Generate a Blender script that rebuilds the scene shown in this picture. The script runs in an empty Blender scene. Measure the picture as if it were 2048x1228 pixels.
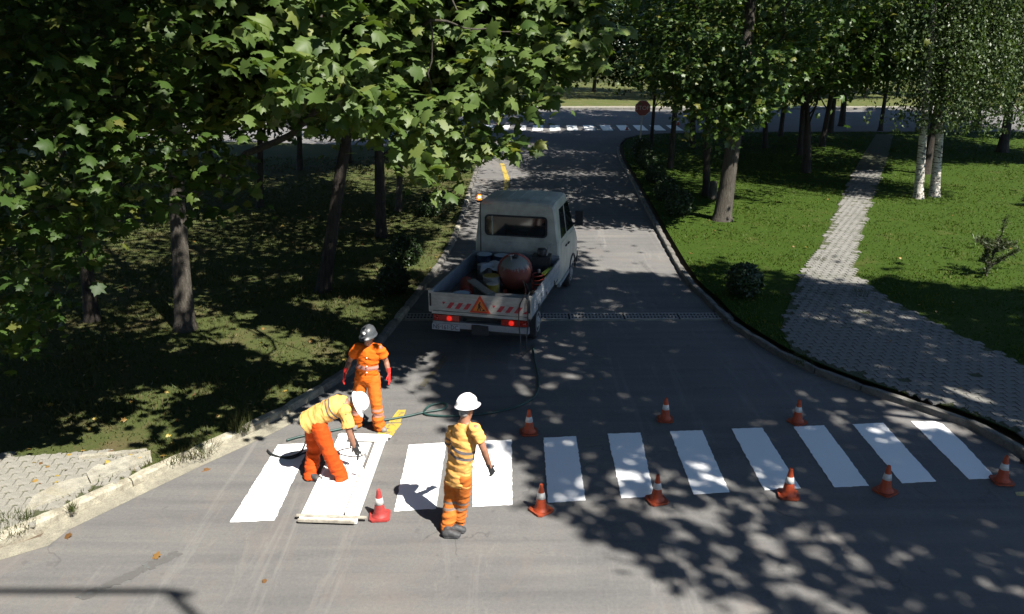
import bpy, bmesh, math, random
import numpy as np
from mathutils import Vector, Matrix, noise

random.seed(7); rng = np.random.default_rng(11)
SC = bpy.context.scene
COL = SC.collection

# ------------------------------------------------------------------ camera, sky, sun, exposure
CAM_H, PITCH, FPX = 5.7, math.radians(18.25), 1650.0
SUN_EL, SUN_DIR = math.radians(52), Vector((0.684, -0.729))     # horizontal direction towards the sun
cam_d = bpy.data.cameras.new('camera'); cam = bpy.data.objects.new('camera', cam_d); COL.objects.link(cam)
cam.location = (0, 0, CAM_H); cam.rotation_euler = (math.pi/2 - PITCH, 0, 0)
cam_d.sensor_width = 36; cam_d.lens = FPX/2048*36; cam_d.clip_end = 600; cam_d.clip_start = 0.1
SC.camera = cam
w = bpy.data.worlds.new('World'); SC.world = w; w.use_nodes = True
nt = w.node_tree; bg = nt.nodes['Background']; sky = nt.nodes.new('ShaderNodeTexSky'); sky.sky_type = 'NISHITA'
sky.sun_disc = False; sky.sun_elevation = SUN_EL
sky.sun_rotation = math.atan2(SUN_DIR.x, SUN_DIR.y)
sky.air_density = 0.6; sky.dust_density = 0.0; sky.ozone_density = 1.2
nt.links.new(sky.outputs[0], bg.inputs[0]); bg.inputs[1].default_value = 0.085
sun_d = bpy.data.lights.new('sun', 'SUN'); sun_d.energy = 5.0; sun_d.angle = math.radians(0.53); sun_d.color = (1, 0.955, 0.88)
sun = bpy.data.objects.new('sun', sun_d); COL.objects.link(sun); sun.location = (20, -20, 30)
to_sun = Vector((SUN_DIR.x*math.cos(SUN_EL), SUN_DIR.y*math.cos(SUN_EL), math.sin(SUN_EL)))
sun.rotation_euler = to_sun.to_track_quat('Z', 'Y').to_euler()
vs = SC.view_settings; vs.view_transform = 'Standard'; vs.look = 'None'; vs.gamma = 1; vs.use_curve_mapping = False
vs.exposure = 1.55
SC.cycles.use_denoising = True; SC.cycles.max_bounces = 6; SC.cycles.diffuse_bounces = 2; SC.cycles.transmission_bounces = 4
SC.cycles.sample_clamp_indirect = 6

SHX, SHY = -SUN_DIR.x/math.tan(SUN_EL), -SUN_DIR.y/math.tan(SUN_EL)     # where a point at height 1 throws its shadow
SP, CP = math.sin(PITCH), math.cos(PITCH)
def ray(px, py):
    v = (py-614)/FPX
    return (px-1024)/FPX, CP-SP*v, SP+CP*v
def G(px, py, z=0.0):
    dx, f, d = ray(px, py); t = (CAM_H-z)/d
    return Vector((dx*t, f*t, z))
def P(px, py, Y):
    dx, f, d = ray(px, py); t = Y/f
    return Vector((dx*t, Y, CAM_H-d*t))
def in_frame(p, m=40):
    dz = CAM_H-p[:,2]; dep = CP*p[:,1]+SP*dz; v = CP*dz-SP*p[:,1]
    dep = np.maximum(dep, .01)
    c = 1024+FPX*p[:,0]/dep; r = 614+FPX*v/dep
    return (dep > .05) & (c > -m) & (c < 2048+m) & (r > -m) & (r < 1228+m)
def inside(poly, x, y):
    poly = [(p[0], p[1]) for p in poly]; n = len(poly); r = np.zeros(len(x), bool); j = n-1
    for i in range(n):
        xi, yi = poly[i]; xj, yj = poly[j]
        c = ((yi > y) != (yj > y)) & (x < (xj-xi)*(y-yi)/((yj-yi)+1e-12)+xi)
        r ^= c; j = i
    return r

# ------------------------------------------------------------------ materials
def new_mat(name):
    m = bpy.data.materials.new(name); m.use_nodes = True
    n = m.node_tree.nodes; return m, m.node_tree, n['Principled BSDF']
def ramp(nt, fac, stops):
    r = nt.nodes.new('ShaderNodeValToRGB')
    while len(r.color_ramp.elements) < len(stops): r.color_ramp.elements.new(0.5)
    for e, (p, c) in zip(r.color_ramp.elements, stops):
        e.position = p; e.color = (*c, 1) if len(c) == 3 else c
    nt.links.new(fac, r.inputs[0]); return r.outputs[0]
def noise_tex(nt, scale, detail=4, rough=.6, vec=None, dist=0):
    n = nt.nodes.new('ShaderNodeTexNoise'); n.inputs['Scale'].default_value = scale
    n.inputs['Detail'].default_value = detail; n.inputs['Roughness'].default_value = rough; n.inputs['Distortion'].default_value = dist
    if vec is not None: nt.links.new(vec, n.inputs['Vector'])
    return n.outputs['Fac']
def coords(nt, scale=(1,1,1), rot=0):
    t = nt.nodes.new('ShaderNodeTexCoord'); m = nt.nodes.new('ShaderNodeMapping')
    m.inputs['Scale'].default_value = scale; m.inputs['Rotation'].default_value = (0, 0, rot)
    nt.links.new(t.outputs['Object'], m.inputs['Vector']); return m.outputs[0]
def mix(nt, fac, a, b, mode='MIX'):
    m = nt.nodes.new('ShaderNodeMix'); m.data_type = 'RGBA'; m.blend_type = mode
    for s, v in ((0, fac), (6, a), (7, b)):
        if hasattr(v, 'links'): nt.links.new(v, m.inputs[s])
        elif s == 0: m.inputs[0].default_value = v
        else: m.inputs[s].default_value = (*v, 1)
    return m.outputs[2]
def bump(nt, b, h, strength=.3, dist=.02):
    n = nt.nodes.new('ShaderNodeBump'); n.inputs['Strength'].default_value = strength; n.inputs['Distance'].default_value = dist
    nt.links.new(h, n.inputs['Height']); nt.links.new(n.outputs[0], b.inputs['Normal'])
def math_n(nt, op, a, b=0.0):
    m = nt.nodes.new('ShaderNodeMath'); m.operation = op
    for i, v in ((0, a), (1, b)):
        if hasattr(v, 'links'): nt.links.new(v, m.inputs[i])
        else: m.inputs[i].default_value = v
    return m.outputs[0]
def pm(name, c1, c2=None, scale=8, rough=.7, bmp=0, metal=0, spec=.4, stops=None, vscale=(1,1,1), detail=5, bscale=None):
    """a plain procedural material: two tones through noise, optional bump"""
    m, nt, b = new_mat(name); c2 = c2 or tuple(x*.75 for x in c1)
    v = coords(nt, vscale); f = noise_tex(nt, scale, detail, .65, v)
    nt.links.new(ramp(nt, f, stops or [(.36, c2), (.64, c1)]), b.inputs['Base Color'])
    b.inputs['Roughness'].default_value = rough; b.inputs['Metallic'].default_value = metal; b.inputs['Specular IOR Level'].default_value = spec
    if bmp: bump(nt, b, noise_tex(nt, bscale or scale*3, 4, .7, v), bmp)
    return m
def attr(nt, name):
    a = nt.nodes.new('ShaderNodeAttribute'); a.attribute_name = name; return a.outputs['Fac']
def leaf_mat(name, cols, trans=.35, rough=.45, spec=.35):
    m, nt, b = new_mat(name)
    c = ramp(nt, attr(nt, 'rnd'), [(i/(len(cols)-1), k) for i, k in enumerate(cols)])
    nt.links.new(c, b.inputs['Base Color']); b.inputs['Roughness'].default_value = rough; b.inputs['Specular IOR Level'].default_value = spec
    t = nt.nodes.new('ShaderNodeBsdfTranslucent'); s = nt.nodes.new('ShaderNodeMixShader'); s.inputs[0].default_value = trans
    nt.links.new(mix(nt, 1, c, (1.2, 1.25, .5), 'MULTIPLY'), t.inputs[0])
    nt.links.new(b.outputs[0], s.inputs[1]); nt.links.new(t.outputs[0], s.inputs[2])
    nt.links.new(s.outputs[0], nt.nodes['Material Output'].inputs['Surface']); return m
def emit(name, col, base, strength):
    m, nt, b = new_mat(name); b.inputs['Base Color'].default_value = (*base, 1); b.inputs['Roughness'].default_value = .25
    b.inputs['Emission Color'].default_value = (*col, 1); b.inputs['Emission Strength'].default_value = strength; return m

M = {}
def make_asphalt():
    m, nt, b = new_mat('asphalt'); v = coords(nt)
    fine = noise_tex(nt, 130, 4, .85, v); mid = noise_tex(nt, 24, 6, .8, v); big = noise_tex(nt, .55, 5, .6, v, .6)
    base = ramp(nt, big, [(.3, (.098, .096, .094)), (.5, (.108, .106, .103)), (.72, (.123, .118, .111))])
    base = mix(nt, .5, base, ramp(nt, mid, [(.3, (.6, .6, .61)), (.7, (1.3, 1.28, 1.25))]), 'MULTIPLY')
    base = mix(nt, .8, base, ramp(nt, fine, [(.3, (.5, .5, .52)), (.52, (1, 1, 1)), (.75, (1.75, 1.7, 1.62))]), 'MULTIPLY')
    # tyre sweeps and dust drawn out along the direction cars turn
    st = coords(nt, (.16, 2.6, 1), math.radians(-58)); sw = noise_tex(nt, 1.3, 4, .6, st, .4)
    base = mix(nt, .6, base, ramp(nt, sw, [(.3, (.72, .72, .74)), (.5, (1, 1, 1)), (.68, (1.25, 1.22, 1.16))]), 'MULTIPLY')
    s2 = coords(nt, (2.4, .22, 1), math.radians(-20)); sw2 = noise_tex(nt, 1.1, 5, .7, s2, .8)
    base = mix(nt, ramp(nt, sw2, [(.56, (0, 0, 0)), (.70, (.38, .38, .38))]), base, (.19, .182, .17))
    spot = noise_tex(nt, 5, 3, .5, coords(nt, (1, 1, 1), 1.0), .3)
    base = mix(nt, ramp(nt, spot, [(.66, (0, 0, 0)), (.74, (.4, .4, .4))]), base, (.055, .053, .052))
    pink = noise_tex(nt, .9, 6, .7, coords(nt, (1.3, .8, 1), .6), 1.2)
    base = mix(nt, ramp(nt, pink, [(.52, (0, 0, 0)), (.72, (.5, .5, .5))]), base, (.135, .113, .099))
    dust = noise_tex(nt, 2.3, 7, .75, coords(nt, (1, .35, 1), -.7), 1.5)
    base = mix(nt, ramp(nt, dust, [(.58, (0, 0, 0)), (.72, (.35, .35, .35))]), base, (.19, .178, .16))
    vo = nt.nodes.new('ShaderNodeTexVoronoi'); vo.feature = 'DISTANCE_TO_EDGE'; vo.inputs['Scale'].default_value = .33
    wob = nt.nodes.new('ShaderNodeVectorMath'); wob.operation = 'MULTIPLY_ADD'
    nz = nt.nodes.new('ShaderNodeTexNoise'); nz.inputs['Scale'].default_value = 2.2; nz.inputs['Detail'].default_value = 6
    nt.links.new(v, nz.inputs['Vector']); nt.links.new(nz.outputs['Color'], wob.inputs[0]); wob.inputs[1].default_value = (.9, .9, 0)
    nt.links.new(v, wob.inputs[2]); nt.links.new(wob.outputs[0], vo.inputs['Vector'])
    crack = ramp(nt, vo.outputs['Distance'], [(.0, (1, 1, 1)), (.006, (0, 0, 0))])
    cm = ramp(nt, noise_tex(nt, .8, 3, .6, v), [(.5, (0, 0, 0)), (.62, (.5, .5, .5))])
    base = mix(nt, mix(nt, 1, crack, cm, 'MULTIPLY'), base, (.03, .029, .028))
    nt.links.new(base, b.inputs['Base Color']); b.inputs['Roughness'].default_value = .82; b.inputs['Specular IOR Level'].default_value = .35
    bump(nt, b, fine, .35, .006); return m
def make_lawn(name, g1, g2, dry, lo, hi):
    m, nt, b = new_mat(name); v = coords(nt)
    f = noise_tex(nt, 22, 6, .75, v); big = noise_tex(nt, .8, 6, .65, v, .8); sp = noise_tex(nt, 70, 3, .8, v)
    c = ramp(nt, f, [(.3, g1), (.7, g2)])
    c = mix(nt, ramp(nt, big, [(lo, (0, 0, 0)), (hi, (1, 1, 1))]), c, dry)
    c = mix(nt, .6, c, ramp(nt, sp, [(.3, (.5, .5, .5)), (.7, (1.5, 1.5, 1.4))]), 'MULTIPLY')
    nt.links.new(c, b.inputs['Base Color']); b.inputs['Roughness'].default_value = .95; b.inputs['Specular IOR Level'].default_value = .1
    bump(nt, b, f, .7, .04); return m
def make_concrete(name, c1, c2, stain):
    m, nt, b = new_mat(name); v = coords(nt)
    c = ramp(nt, noise_tex(nt, 7, 7, .7, v), [(.32, c2), (.62, c1)])
    c = mix(nt, ramp(nt, noise_tex(nt, 2.1, 6, .7, v, .7), [(.5, (0, 0, 0)), (.68, (.8, .8, .8))]), c, stain)
    c = mix(nt, .8, c, ramp(nt, noise_tex(nt, 60, 4, .85, v), [(.34, (.4, .4, .38)), (.5, (1, 1, 1)), (.7, (1.3, 1.3, 1.25))]), 'MULTIPLY')
    nt.links.new(c, b.inputs['Base Color']); b.inputs['Roughness'].default_value = .9; bump(nt, b, noise_tex(nt, 40, 5, .7, v), .5, .01); return m
def make_paint(name, col, wear):
    m, nt, b = new_mat(name); v = coords(nt)
    c = ramp(nt, noise_tex(nt, 60, 4, .8, v), [(.3, tuple(x*.93 for x in col)), (.6, col)])
    c = mix(nt, ramp(nt, noise_tex(nt, 12, 8, .85, v, .8), [(wear, (0, 0, 0)), (wear+.07, (1, 1, 1))]), c, (.09, .087, .083))
    nt.links.new(c, b.inputs['Base Color']); b.inputs['Roughness'].default_value = .38; b.inputs['Specular IOR Level'].default_value = .55
    bump(nt, b, noise_tex(nt, 150, 2, .6, v), .2, .004); return m
def make_bark(name, c1, c2, vs=(6, 6, 1.2), birch=False):
    m, nt, b = new_mat(name); v = coords(nt, vs); f = noise_tex(nt, 3.2, 7, .75, v, .6)
    c = ramp(nt, f, [(.34, c2), (.66, c1)])
    if birch:
        h = noise_tex(nt, 2.6, 5, .7, coords(nt, (1.6, 1.6, 9)), .3); g = noise_tex(nt, 5, 4, .6, coords(nt, (2, 2, 1)))
        c = mix(nt, ramp(nt, h, [(.52, (0, 0, 0)), (.57, (1, 1, 1))]), c, (.03, .027, .025))
        c = mix(nt, ramp(nt, g, [(.6, (0, 0, 0)), (.66, (1, 1, 1))]), c, (.05, .045, .04))
    nt.links.new(c, b.inputs['Base Color']); b.inputs['Roughness'].default_value = .9; b.inputs['Specular IOR Level'].default_value = .15
    bump(nt, b, f, .9, .05); return m
def make_cloth(name, col, bands=(), band_col=(.33, .31, .30), a='t', dirt_shade=None):
    m, nt, b = new_mat(name); v = coords(nt)
    c = ramp(nt, noise_tex(nt, 14, 5, .7, v), [(.3, tuple(x*.86 for x in col)), (.6, col)])
    if dirt_shade: c = mix(nt, ramp(nt, noise_tex(nt, 6, 6, .75, v), [(.56, (0, 0, 0)), (.7, (.55, .55, .55))]), c, dirt_shade)  # second tone in noise patches: dirt on trousers, painted shading on shirts
    t = attr(nt, a)
    for lo, hi in bands:
        f = math_n(nt, 'MULTIPLY', math_n(nt, 'GREATER_THAN', t, lo), math_n(nt, 'LESS_THAN', t, hi))
        c = mix(nt, f, c, band_col)
    nt.links.new(c, b.inputs['Base Color']); b.inputs['Roughness'].default_value = .85; b.inputs['Specular IOR Level'].default_value = .15
    bump(nt, b, noise_tex(nt, 55, 3, .6, v), .35, .006); return m

M['asphalt'] = make_asphalt()
M['lawn_r'] = make_lawn('lawn_green', (.020, .040, .004), (.031, .054, .006), (.056, .058, .016), .58, .75)
M['lawn_l'] = make_lawn('lawn_dry', (.034, .046, .013), (.060, .070, .023), (.078, .066, .032), .5, .68)
M['earth'] = pm('earth', (.12, .09, .06), (.07, .05, .035), 3, .95, .5)
M['kerb_l'] = make_concrete('kerb_limewashed', (.30, .28, .215), (.16, .14, .105), (.10, .085, .06))
M['kerb_r'] = make_concrete('kerb_grey', (.13, .122, .108), (.07, .066, .058), (.04, .04, .028))
M['gutter'] = make_concrete('gutter_concrete', (.21, .195, .15), (.14, .13, .105), (.28, .26, .195))
M['slab'] = make_concrete('slab_concrete', (.29, .275, .225), (.15, .14, .112), (.215, .19, .125))
M['paver'] = make_concrete('paver_concrete', (.17, .163, .148), (.105, .102, .094), (.07, .075, .05))
M['paver_l'] = make_concrete('paver_pale', (.20, .19, .165), (.145, .14, .12), (.25, .23, .165))
M['joint'] = pm('joint_soil', (.06, .066, .032), (.03, .036, .015), 30, .95, .4)
M['white_paint'] = make_paint('white_road_paint', (.80, .80, .79), .66)
M['old_paint'] = make_paint('scuffed_white_paint', (.74, .74, .73), .60)
M['yellow_paint'] = make_paint('worn_yellow_paint', (.40, .29, .05), .52)
M['faint_paint'] = make_paint('faded_pale_paint', (.112, .120, .118), .40)
M['faint_yellow'] = make_paint('faded_yellow_paint', (.115, .10, .05), .45)
M['iron'] = pm('cast_iron', (.27, .26, .245), (.18, .175, .165), 20, .7, .2, .1)
M['black'] = pm('black_rubber', (.022, .022, .023), (.014, .014, .015), 25, .75, .2)
M['pit_shade'] = pm('drain_pit_shade', (.01, .01, .01), None, 5, 1)  # near-black: the shade below the grates is put into the colour
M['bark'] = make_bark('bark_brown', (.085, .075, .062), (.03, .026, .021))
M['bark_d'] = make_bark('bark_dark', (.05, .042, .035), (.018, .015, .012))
M['birch'] = make_bark('birch_bark', (.50, .47, .42), (.30, .28, .24), (2, 2, 2), True)
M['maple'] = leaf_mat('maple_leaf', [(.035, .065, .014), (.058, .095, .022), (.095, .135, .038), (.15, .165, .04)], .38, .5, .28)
M['maple_shade'] = leaf_mat('maple_leaf_shaded', [(.020, .040, .009), (.030, .058, .012), (.05, .083, .016), (.085, .085, .018)], .33, .5, .2)  # darker copy of the maple leaf, crown shade put into its colours
M['oak'] = leaf_mat('broad_leaf', [(.028, .06, .014), (.04, .075, .016), (.06, .095, .018), (.10, .10, .018)], .3)
M['birchleaf'] = leaf_mat('birch_leaf', [(.035, .06, .02), (.055, .085, .028), (.085, .11, .045)], .3)
M['far_leaf'] = leaf_mat('far_leaf', [(.022, .045, .012), (.035, .065, .015), (.055, .085, .02), (.08, .10, .022)], .3)
M['box'] = leaf_mat('boxwood_leaf', [(.012, .024, .008), (.02, .038, .01), (.03, .052, .014)], .15)
M['lawn_far'] = make_lawn('lawn_far', (.05, .062, .018), (.075, .085, .028), (.10, .085, .04), .5, .7)
M['grass_r'] = leaf_mat('grass_green', [(.022, .047, .005), (.034, .066, .007), (.052, .080, .010), (.088, .088, .022)], .3, .6, .15)
M['grass_l'] = leaf_mat('grass_dry', [(.026, .040, .010), (.042, .055, .015), (.068, .066, .024), (.11, .088, .042)], .25, .6, .15)
M['needles'] = leaf_mat('pine_needles', [(.022, .036, .010), (.036, .052, .014), (.06, .066, .026)], .15)
M['dry_leaf'] = leaf_mat('dry_leaf', [(.12, .06, .02), (.22, .13, .03), (.30, .23, .05), (.18, .07, .03)], .2)

# ------------------------------------------------------------------ mesh helpers
def mesh_np(name, verts, faces, rnd=None):
    me = bpy.data.meshes.new(name); verts = np.asarray(verts, np.float32); faces = np.asarray(faces, np.int32); k = faces.shape[1]
    me.vertices.add(len(verts)); me.vertices.foreach_set('co', verts.ravel())
    me.loops.add(faces.size); me.loops.foreach_set('vertex_index', faces.ravel())
    me.polygons.add(len(faces)); me.polygons.foreach_set('loop_start', np.arange(0, faces.size, k, dtype=np.int32))
    me.update(calc_edges=True)
    if rnd is not None:
        a = me.attributes.new('rnd', 'FLOAT', 'POINT'); a.data.foreach_set('value', np.asarray(rnd, np.float32))
    return me
def link(name, me, mat=None, parent=None, smooth=False, loc=None):
    if mat is not None and len(me.materials) == 0: me.materials.append(mat)
    if smooth: me.polygons.foreach_set('use_smooth', np.ones(len(me.polygons), bool))
    o = bpy.data.objects.new(name, me); COL.objects.link(o)
    if parent is not None: o.parent = parent
    if loc is not None: o.location = loc
    return o
def empty(name, loc=(0, 0, 0), rz=0):
    o = bpy.data.objects.new(name, None); COL.objects.link(o); o.location = loc; o.rotation_euler.z = rz; o.empty_display_size = .2; return o
def tag(o, label=None, cat=None, group=None, kind=None):
    for k, v in (('label', label), ('category', cat), ('group', group), ('kind', kind)):
        if v: o[k] = v
    return o
def bm_mesh(bm, name, bevel=0):
    if bevel: bmesh.ops.bevel(bm, geom=[e for e in bm.edges if e.is_manifold and e.calc_face_angle(0) > .5], offset=bevel, segments=2, affect='EDGES', profile=.6)
    bmesh.ops.recalc_face_normals(bm, faces=bm.faces)
    me = bpy.data.meshes.new(name); bm.to_mesh(me); bm.free(); return me
def box(bm, x0, x1, y0, y1, z0, z1, mat=None):
    vs_ = [bm.verts.new(c) for c in ((x0,y0,z0),(x1,y0,z0),(x1,y1,z0),(x0,y1,z0),(x0,y0,z1),(x1,y0,z1),(x1,y1,z1),(x0,y1,z1))]
    for f in ((3,2,1,0),(4,5,6,7),(0,1,5,4),(1,2,6,5),(2,3,7,6),(3,0,4,7)): bm.faces.new([vs_[i] for i in f])
    if mat is not None: bmesh.ops.transform(bm, matrix=mat, verts=vs_)
    return vs_
def box_me(name, *b, bevel=0):
    bm = bmesh.new(); box(bm, *b); return bm_mesh(bm, name, bevel)
def prism(bm, pts, z0, z1):
    """vertical prism over a ground outline"""
    lo = [bm.verts.new((p[0], p[1], z0)) for p in pts]; hi = [bm.verts.new((p[0], p[1], z1)) for p in pts]; n = len(pts)
    bm.faces.new(hi); bm.faces.new(lo[::-1])
    for i in range(n): bm.faces.new((lo[i], lo[(i+1) % n], hi[(i+1) % n], hi[i]))
def sheet(name, pts, z, mat, kind='structure', parent=None, label=None):
    bm = bmesh.new(); f = bm.faces.new([bm.verts.new((p[0], p[1], z)) for p in pts])
    bm.normal_update()
    if f.normal.z < 0: f.normal_flip()
    bmesh.ops.triangulate(bm, faces=bm.faces)
    me = bpy.data.meshes.new(name); bm.to_mesh(me); bm.free()
    o = link(name, me, mat, parent)
    if parent is None: tag(o, kind=kind)
    if label: o['label'] = label
    return o
def lathe(prof, seg=24, cap=True):
    v, f = [], []
    for r, z in prof:
        for i in range(seg): a = 2*math.pi*i/seg; v.append((r*math.cos(a), r*math.sin(a), z))
    for j in range(len(prof)-1):
        for i in range(seg): f.append((j*seg+i, j*seg+(i+1) % seg, (j+1)*seg+(i+1) % seg, (j+1)*seg+i))
    me = bpy.data.meshes.new('lathe'); ff = list(f)
    if cap: ff.append(tuple(range(seg))[::-1]); ff.append(tuple(range((len(prof)-1)*seg, len(prof)*seg)))
    me.from_pydata(v, [], ff); return me
def tube_arrays(pts, rads, seg=8, side=None, cap='round', jitter=0):
    pts = [Vector(p) for p in pts]; n = len(pts)
    rr = [(r, r) if not isinstance(r, (tuple, list)) else r for r in rads]
    T = [(pts[min(i+1, n-1)]-pts[max(i-1, 0)]).normalized() for i in range(n)]
    S = []; s = Vector(side) if side is not None else (Vector((0, 0, 1)) if abs(T[0].z) < .8 else Vector((1, 0, 0)))
    for t in T:
        s2 = s - t*s.dot(t)
        if s2.length < 1e-4: s2 = t.orthogonal()
        s2.normalize(); S.append(s2)
        if side is None: s = s2
    rings = [(pts[i], T[i], S[i], rr[i]) for i in range(n)]
    if cap == 'round':
        a = []
        for q in (75, 50, 25):
            q = math.radians(q); m = min(rr[0]); a.append((pts[0]-T[0]*m*math.sin(q), T[0], S[0], (rr[0][0]*math.cos(q), rr[0][1]*math.cos(q))))
        e = []
        for q in (25, 50, 75):
            q = math.radians(q); m = min(rr[-1]); e.append((pts[-1]+T[-1]*m*math.sin(q), T[-1], S[-1], (rr[-1][0]*math.cos(q), rr[-1][1]*math.cos(q))))
        rings = a+rings+e
    v = []
    for p, t, s, (ra, rb) in rings:
        b = t.cross(s)
        for k in range(seg):
            an = 2*math.pi*k/seg; j = 1+(random.uniform(-jitter, jitter) if jitter else 0)
            v.append(tuple(p + s*(ra*math.cos(an)*j) + b*(rb*math.sin(an)*j)))
    f = []
    for i in range(len(rings)-1):
        for k in range(seg): f.append((i*seg+k, i*seg+(k+1) % seg, (i+1)*seg+(k+1) % seg, (i+1)*seg+k))
    f.append(tuple(range(seg))[::-1]); f.append(tuple(range((len(rings)-1)*seg, len(rings)*seg)))
    return v, f
def join_arrays(parts):
    V, F = [], []
    for v, f in parts:
        o = len(V); V += v; F += [tuple(i+o for i in q) for q in f]
    return V, F
def tubes_mesh(name, parts):
    V, F = join_arrays(parts); me = bpy.data.meshes.new(name); me.from_pydata(V, [], F); me.update(); return me
def spline(pts, n=6):
    pts = [Vector(p) for p in pts]; out = []
    for i in range(len(pts)-1):
        a, b, c, d = pts[max(i-1, 0)], pts[i], pts[i+1], pts[min(i+2, len(pts)-1)]
        for k in range(n):
            t = k/n
            out.append(.5*((2*b)+(c-a)*t+(2*a-5*b+4*c-d)*t*t+(3*b-a-3*c+d)*t**3))
    out.append(pts[-1]); return out

# ------------------------------------------------------------------ the lie of the land
def resample(poly, step):
    pts = [Vector((p[0], p[1], 0)) for p in poly]; out = [pts[0]]; carry = 0
    for a, b in zip(pts, pts[1:]):
        L = (b-a).length; d = step-carry
        while d <= L: out.append(a+(b-a)*(d/L)); d += step
        carry = (carry+L) % step
    return out
KL = [Vector((-14.5, 3.2, 0)), Vector((-9.5, 6.6, 0))] + [G(*p) for p in ((0,1097),(100,1052),(205,1003),(300,958),(400,912),(490,872),(560,838),(640,790),(700,752),(745,712),(800,645),(850,580),(893,520),(918,465),(937,405),(948,368),(957,340))]
KL = spline(KL, 3)
KL += [G(956, 328), G(948, 319), G(930, 312), G(895, 306), G(840, 300), G(700, 293), G(400, 285)]
KL.append(Vector((-80, KL[-1].y+4, 0)))
KR = [Vector((16, 5, 0))] + [G(*p) for p in ((2200,975),(2045,895),(1906,836),(1748,786),(1621,738),(1542,697),(1462,645),(1425,606),(1382,565),(1340,495),(1310,440),(1288,400),(1264,355),(1246,325),(1239,302))]
KR = spline(KR, 3)
KR += [G(1240, 291), G(1250, 281), G(1275, 274), G(1330, 270), G(1450, 268), G(1650, 267)]
KR.append(Vector((80, KR[-1].y+1, 0)))
def offset(poly, d):
    out = []
    for i, p in enumerate(poly):
        t = (poly[min(i+1, len(poly)-1)]-poly[max(i-1, 0)]).normalized(); out.append(p+Vector((-t.y, t.x, 0))*d)
    return out
YF = G(1024, 219).y                     # near edge of the far kerb

sheet('ground', [(-320, -60), (320, -60), (320, 420), (-320, 420)], -.05, M['earth'])
road = [(-14.5, -.3), (16, -.3)] + [tuple(p) for p in KR] + [(80, YF+.4), (-80, YF+.4)] + [tuple(p) for p in KL[::-1]]
sheet('road', road, 0, M['asphalt'])
KLi, KRi = offset(KL, .14), offset(KR, -.14)
lawnL = [tuple(p) for p in KLi] + [(-80, 3)]
lawnR = [tuple(p) for p in KRi] + [(80, 5)]
sheet('lawn', lawnL, .10, M['lawn_l']); sheet('lawn', lawnR, .10, M['lawn_r'])
sheet('far_lawn', [(-200, YF+2.2), (200, YF+2.2), (200, 300), (-200, 300)], .10, M['lawn_far'])
sheet('far_pavement', [(-200, YF+.55), (200, YF+.55), (200, YF+2.2), (-200, YF+2.2)], .095, M['gutter'])
sheet('far_path', [tuple(G(*p)) for p in ((1000,158),(1034,157),(1092,178),(1084,186),(1040,176))], .106, M['gutter'])
sheet('far_path', [tuple(G(*p)) for p in ((1360,168),(1480,167),(1480,174),(1362,175))], .106, M['gutter'])
def stone_mesh(L, hgt, dep, seed):
    random.seed(seed); bm = bmesh.new(); prof = [(0, -.06), (0, hgt-.035), (.03, hgt-.006), (dep-.02, hgt), (dep, hgt-.012), (dep, -.06)]
    n = 4; rows = []
    for i in range(n+1):
        y = (i/n-.5)*(L-.014); e = .012 if i in (0, n) else 0
        rows.append([bm.verts.new((x+random.uniform(-.006, .006)+(e if x < .05 else -e)*(1 if z > 0 else 0), y, z+(random.uniform(-.006, .006)-e if z > 0 else 0))) for x, z in prof])
    for a, b_ in zip(rows, rows[1:]):
        for k in range(len(prof)-1): bm.faces.new((a[k], a[k+1], b_[k+1], b_[k]))
    bm.faces.new(rows[0]); bm.faces.new(rows[-1][::-1]); return bm_mesh(bm, 'kerb_stone')
def kerb(line, mat, side, L=.9, ymax=60, hgt=.125):
    root = empty('kerb'); tag(root, kind='structure'); pts = resample(line, L)
    mes = [[stone_mesh(L, hgt, .14, s) for s in range(3)] for _ in mat]
    for m_, q in zip(mat, mes):
        for me in q: me.materials.append(M[m_])
    for i, (a, b_) in enumerate(zip(pts, pts[1:])):
        if a.y > ymax or abs(a.x) > 40: continue
        pale = (a.y < 12.5 or random.random() < .2) if len(mat) > 1 else True
        o = link('kerb_stone', mes[0 if pale else 1][i % 3], None, root); t = (b_-a); c = (a+b_)/2
        o.location = (c.x, c.y, random.uniform(-.012, .008)); o.rotation_euler = (random.uniform(-.012, .012), 0, math.atan2(t.y, t.x)-math.pi/2 + (math.pi if side < 0 else 0)+random.uniform(-.012, .012))
        if side > 0: o.scale.x = -1
    return root
kerb(KL, ('kerb_l', 'kerb_r'), 1); kerb(KR, ('kerb_r',), -1)
farroot = empty('kerb'); tag(farroot, kind='structure')
fs = stone_mesh(1.98, .13, .5, 9)
for i in range(70):
    o = link('kerb_stone', fs, M['kerb_r'], farroot); o.location = (-70+2*i, YF, 0); o.rotation_euler.z = -math.pi/2; o.scale.x = -1
gl = [p for p in KL if p.y < G(600, 815).y]
sheet('gutter', [tuple(p) for p in gl]+[tuple(p) for p in offset(gl, -.27)[::-1]], .004, M['gutter'])
print('KL', [tuple(round(c,2) for c in p[:2]) for p in KL[::4]])

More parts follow.
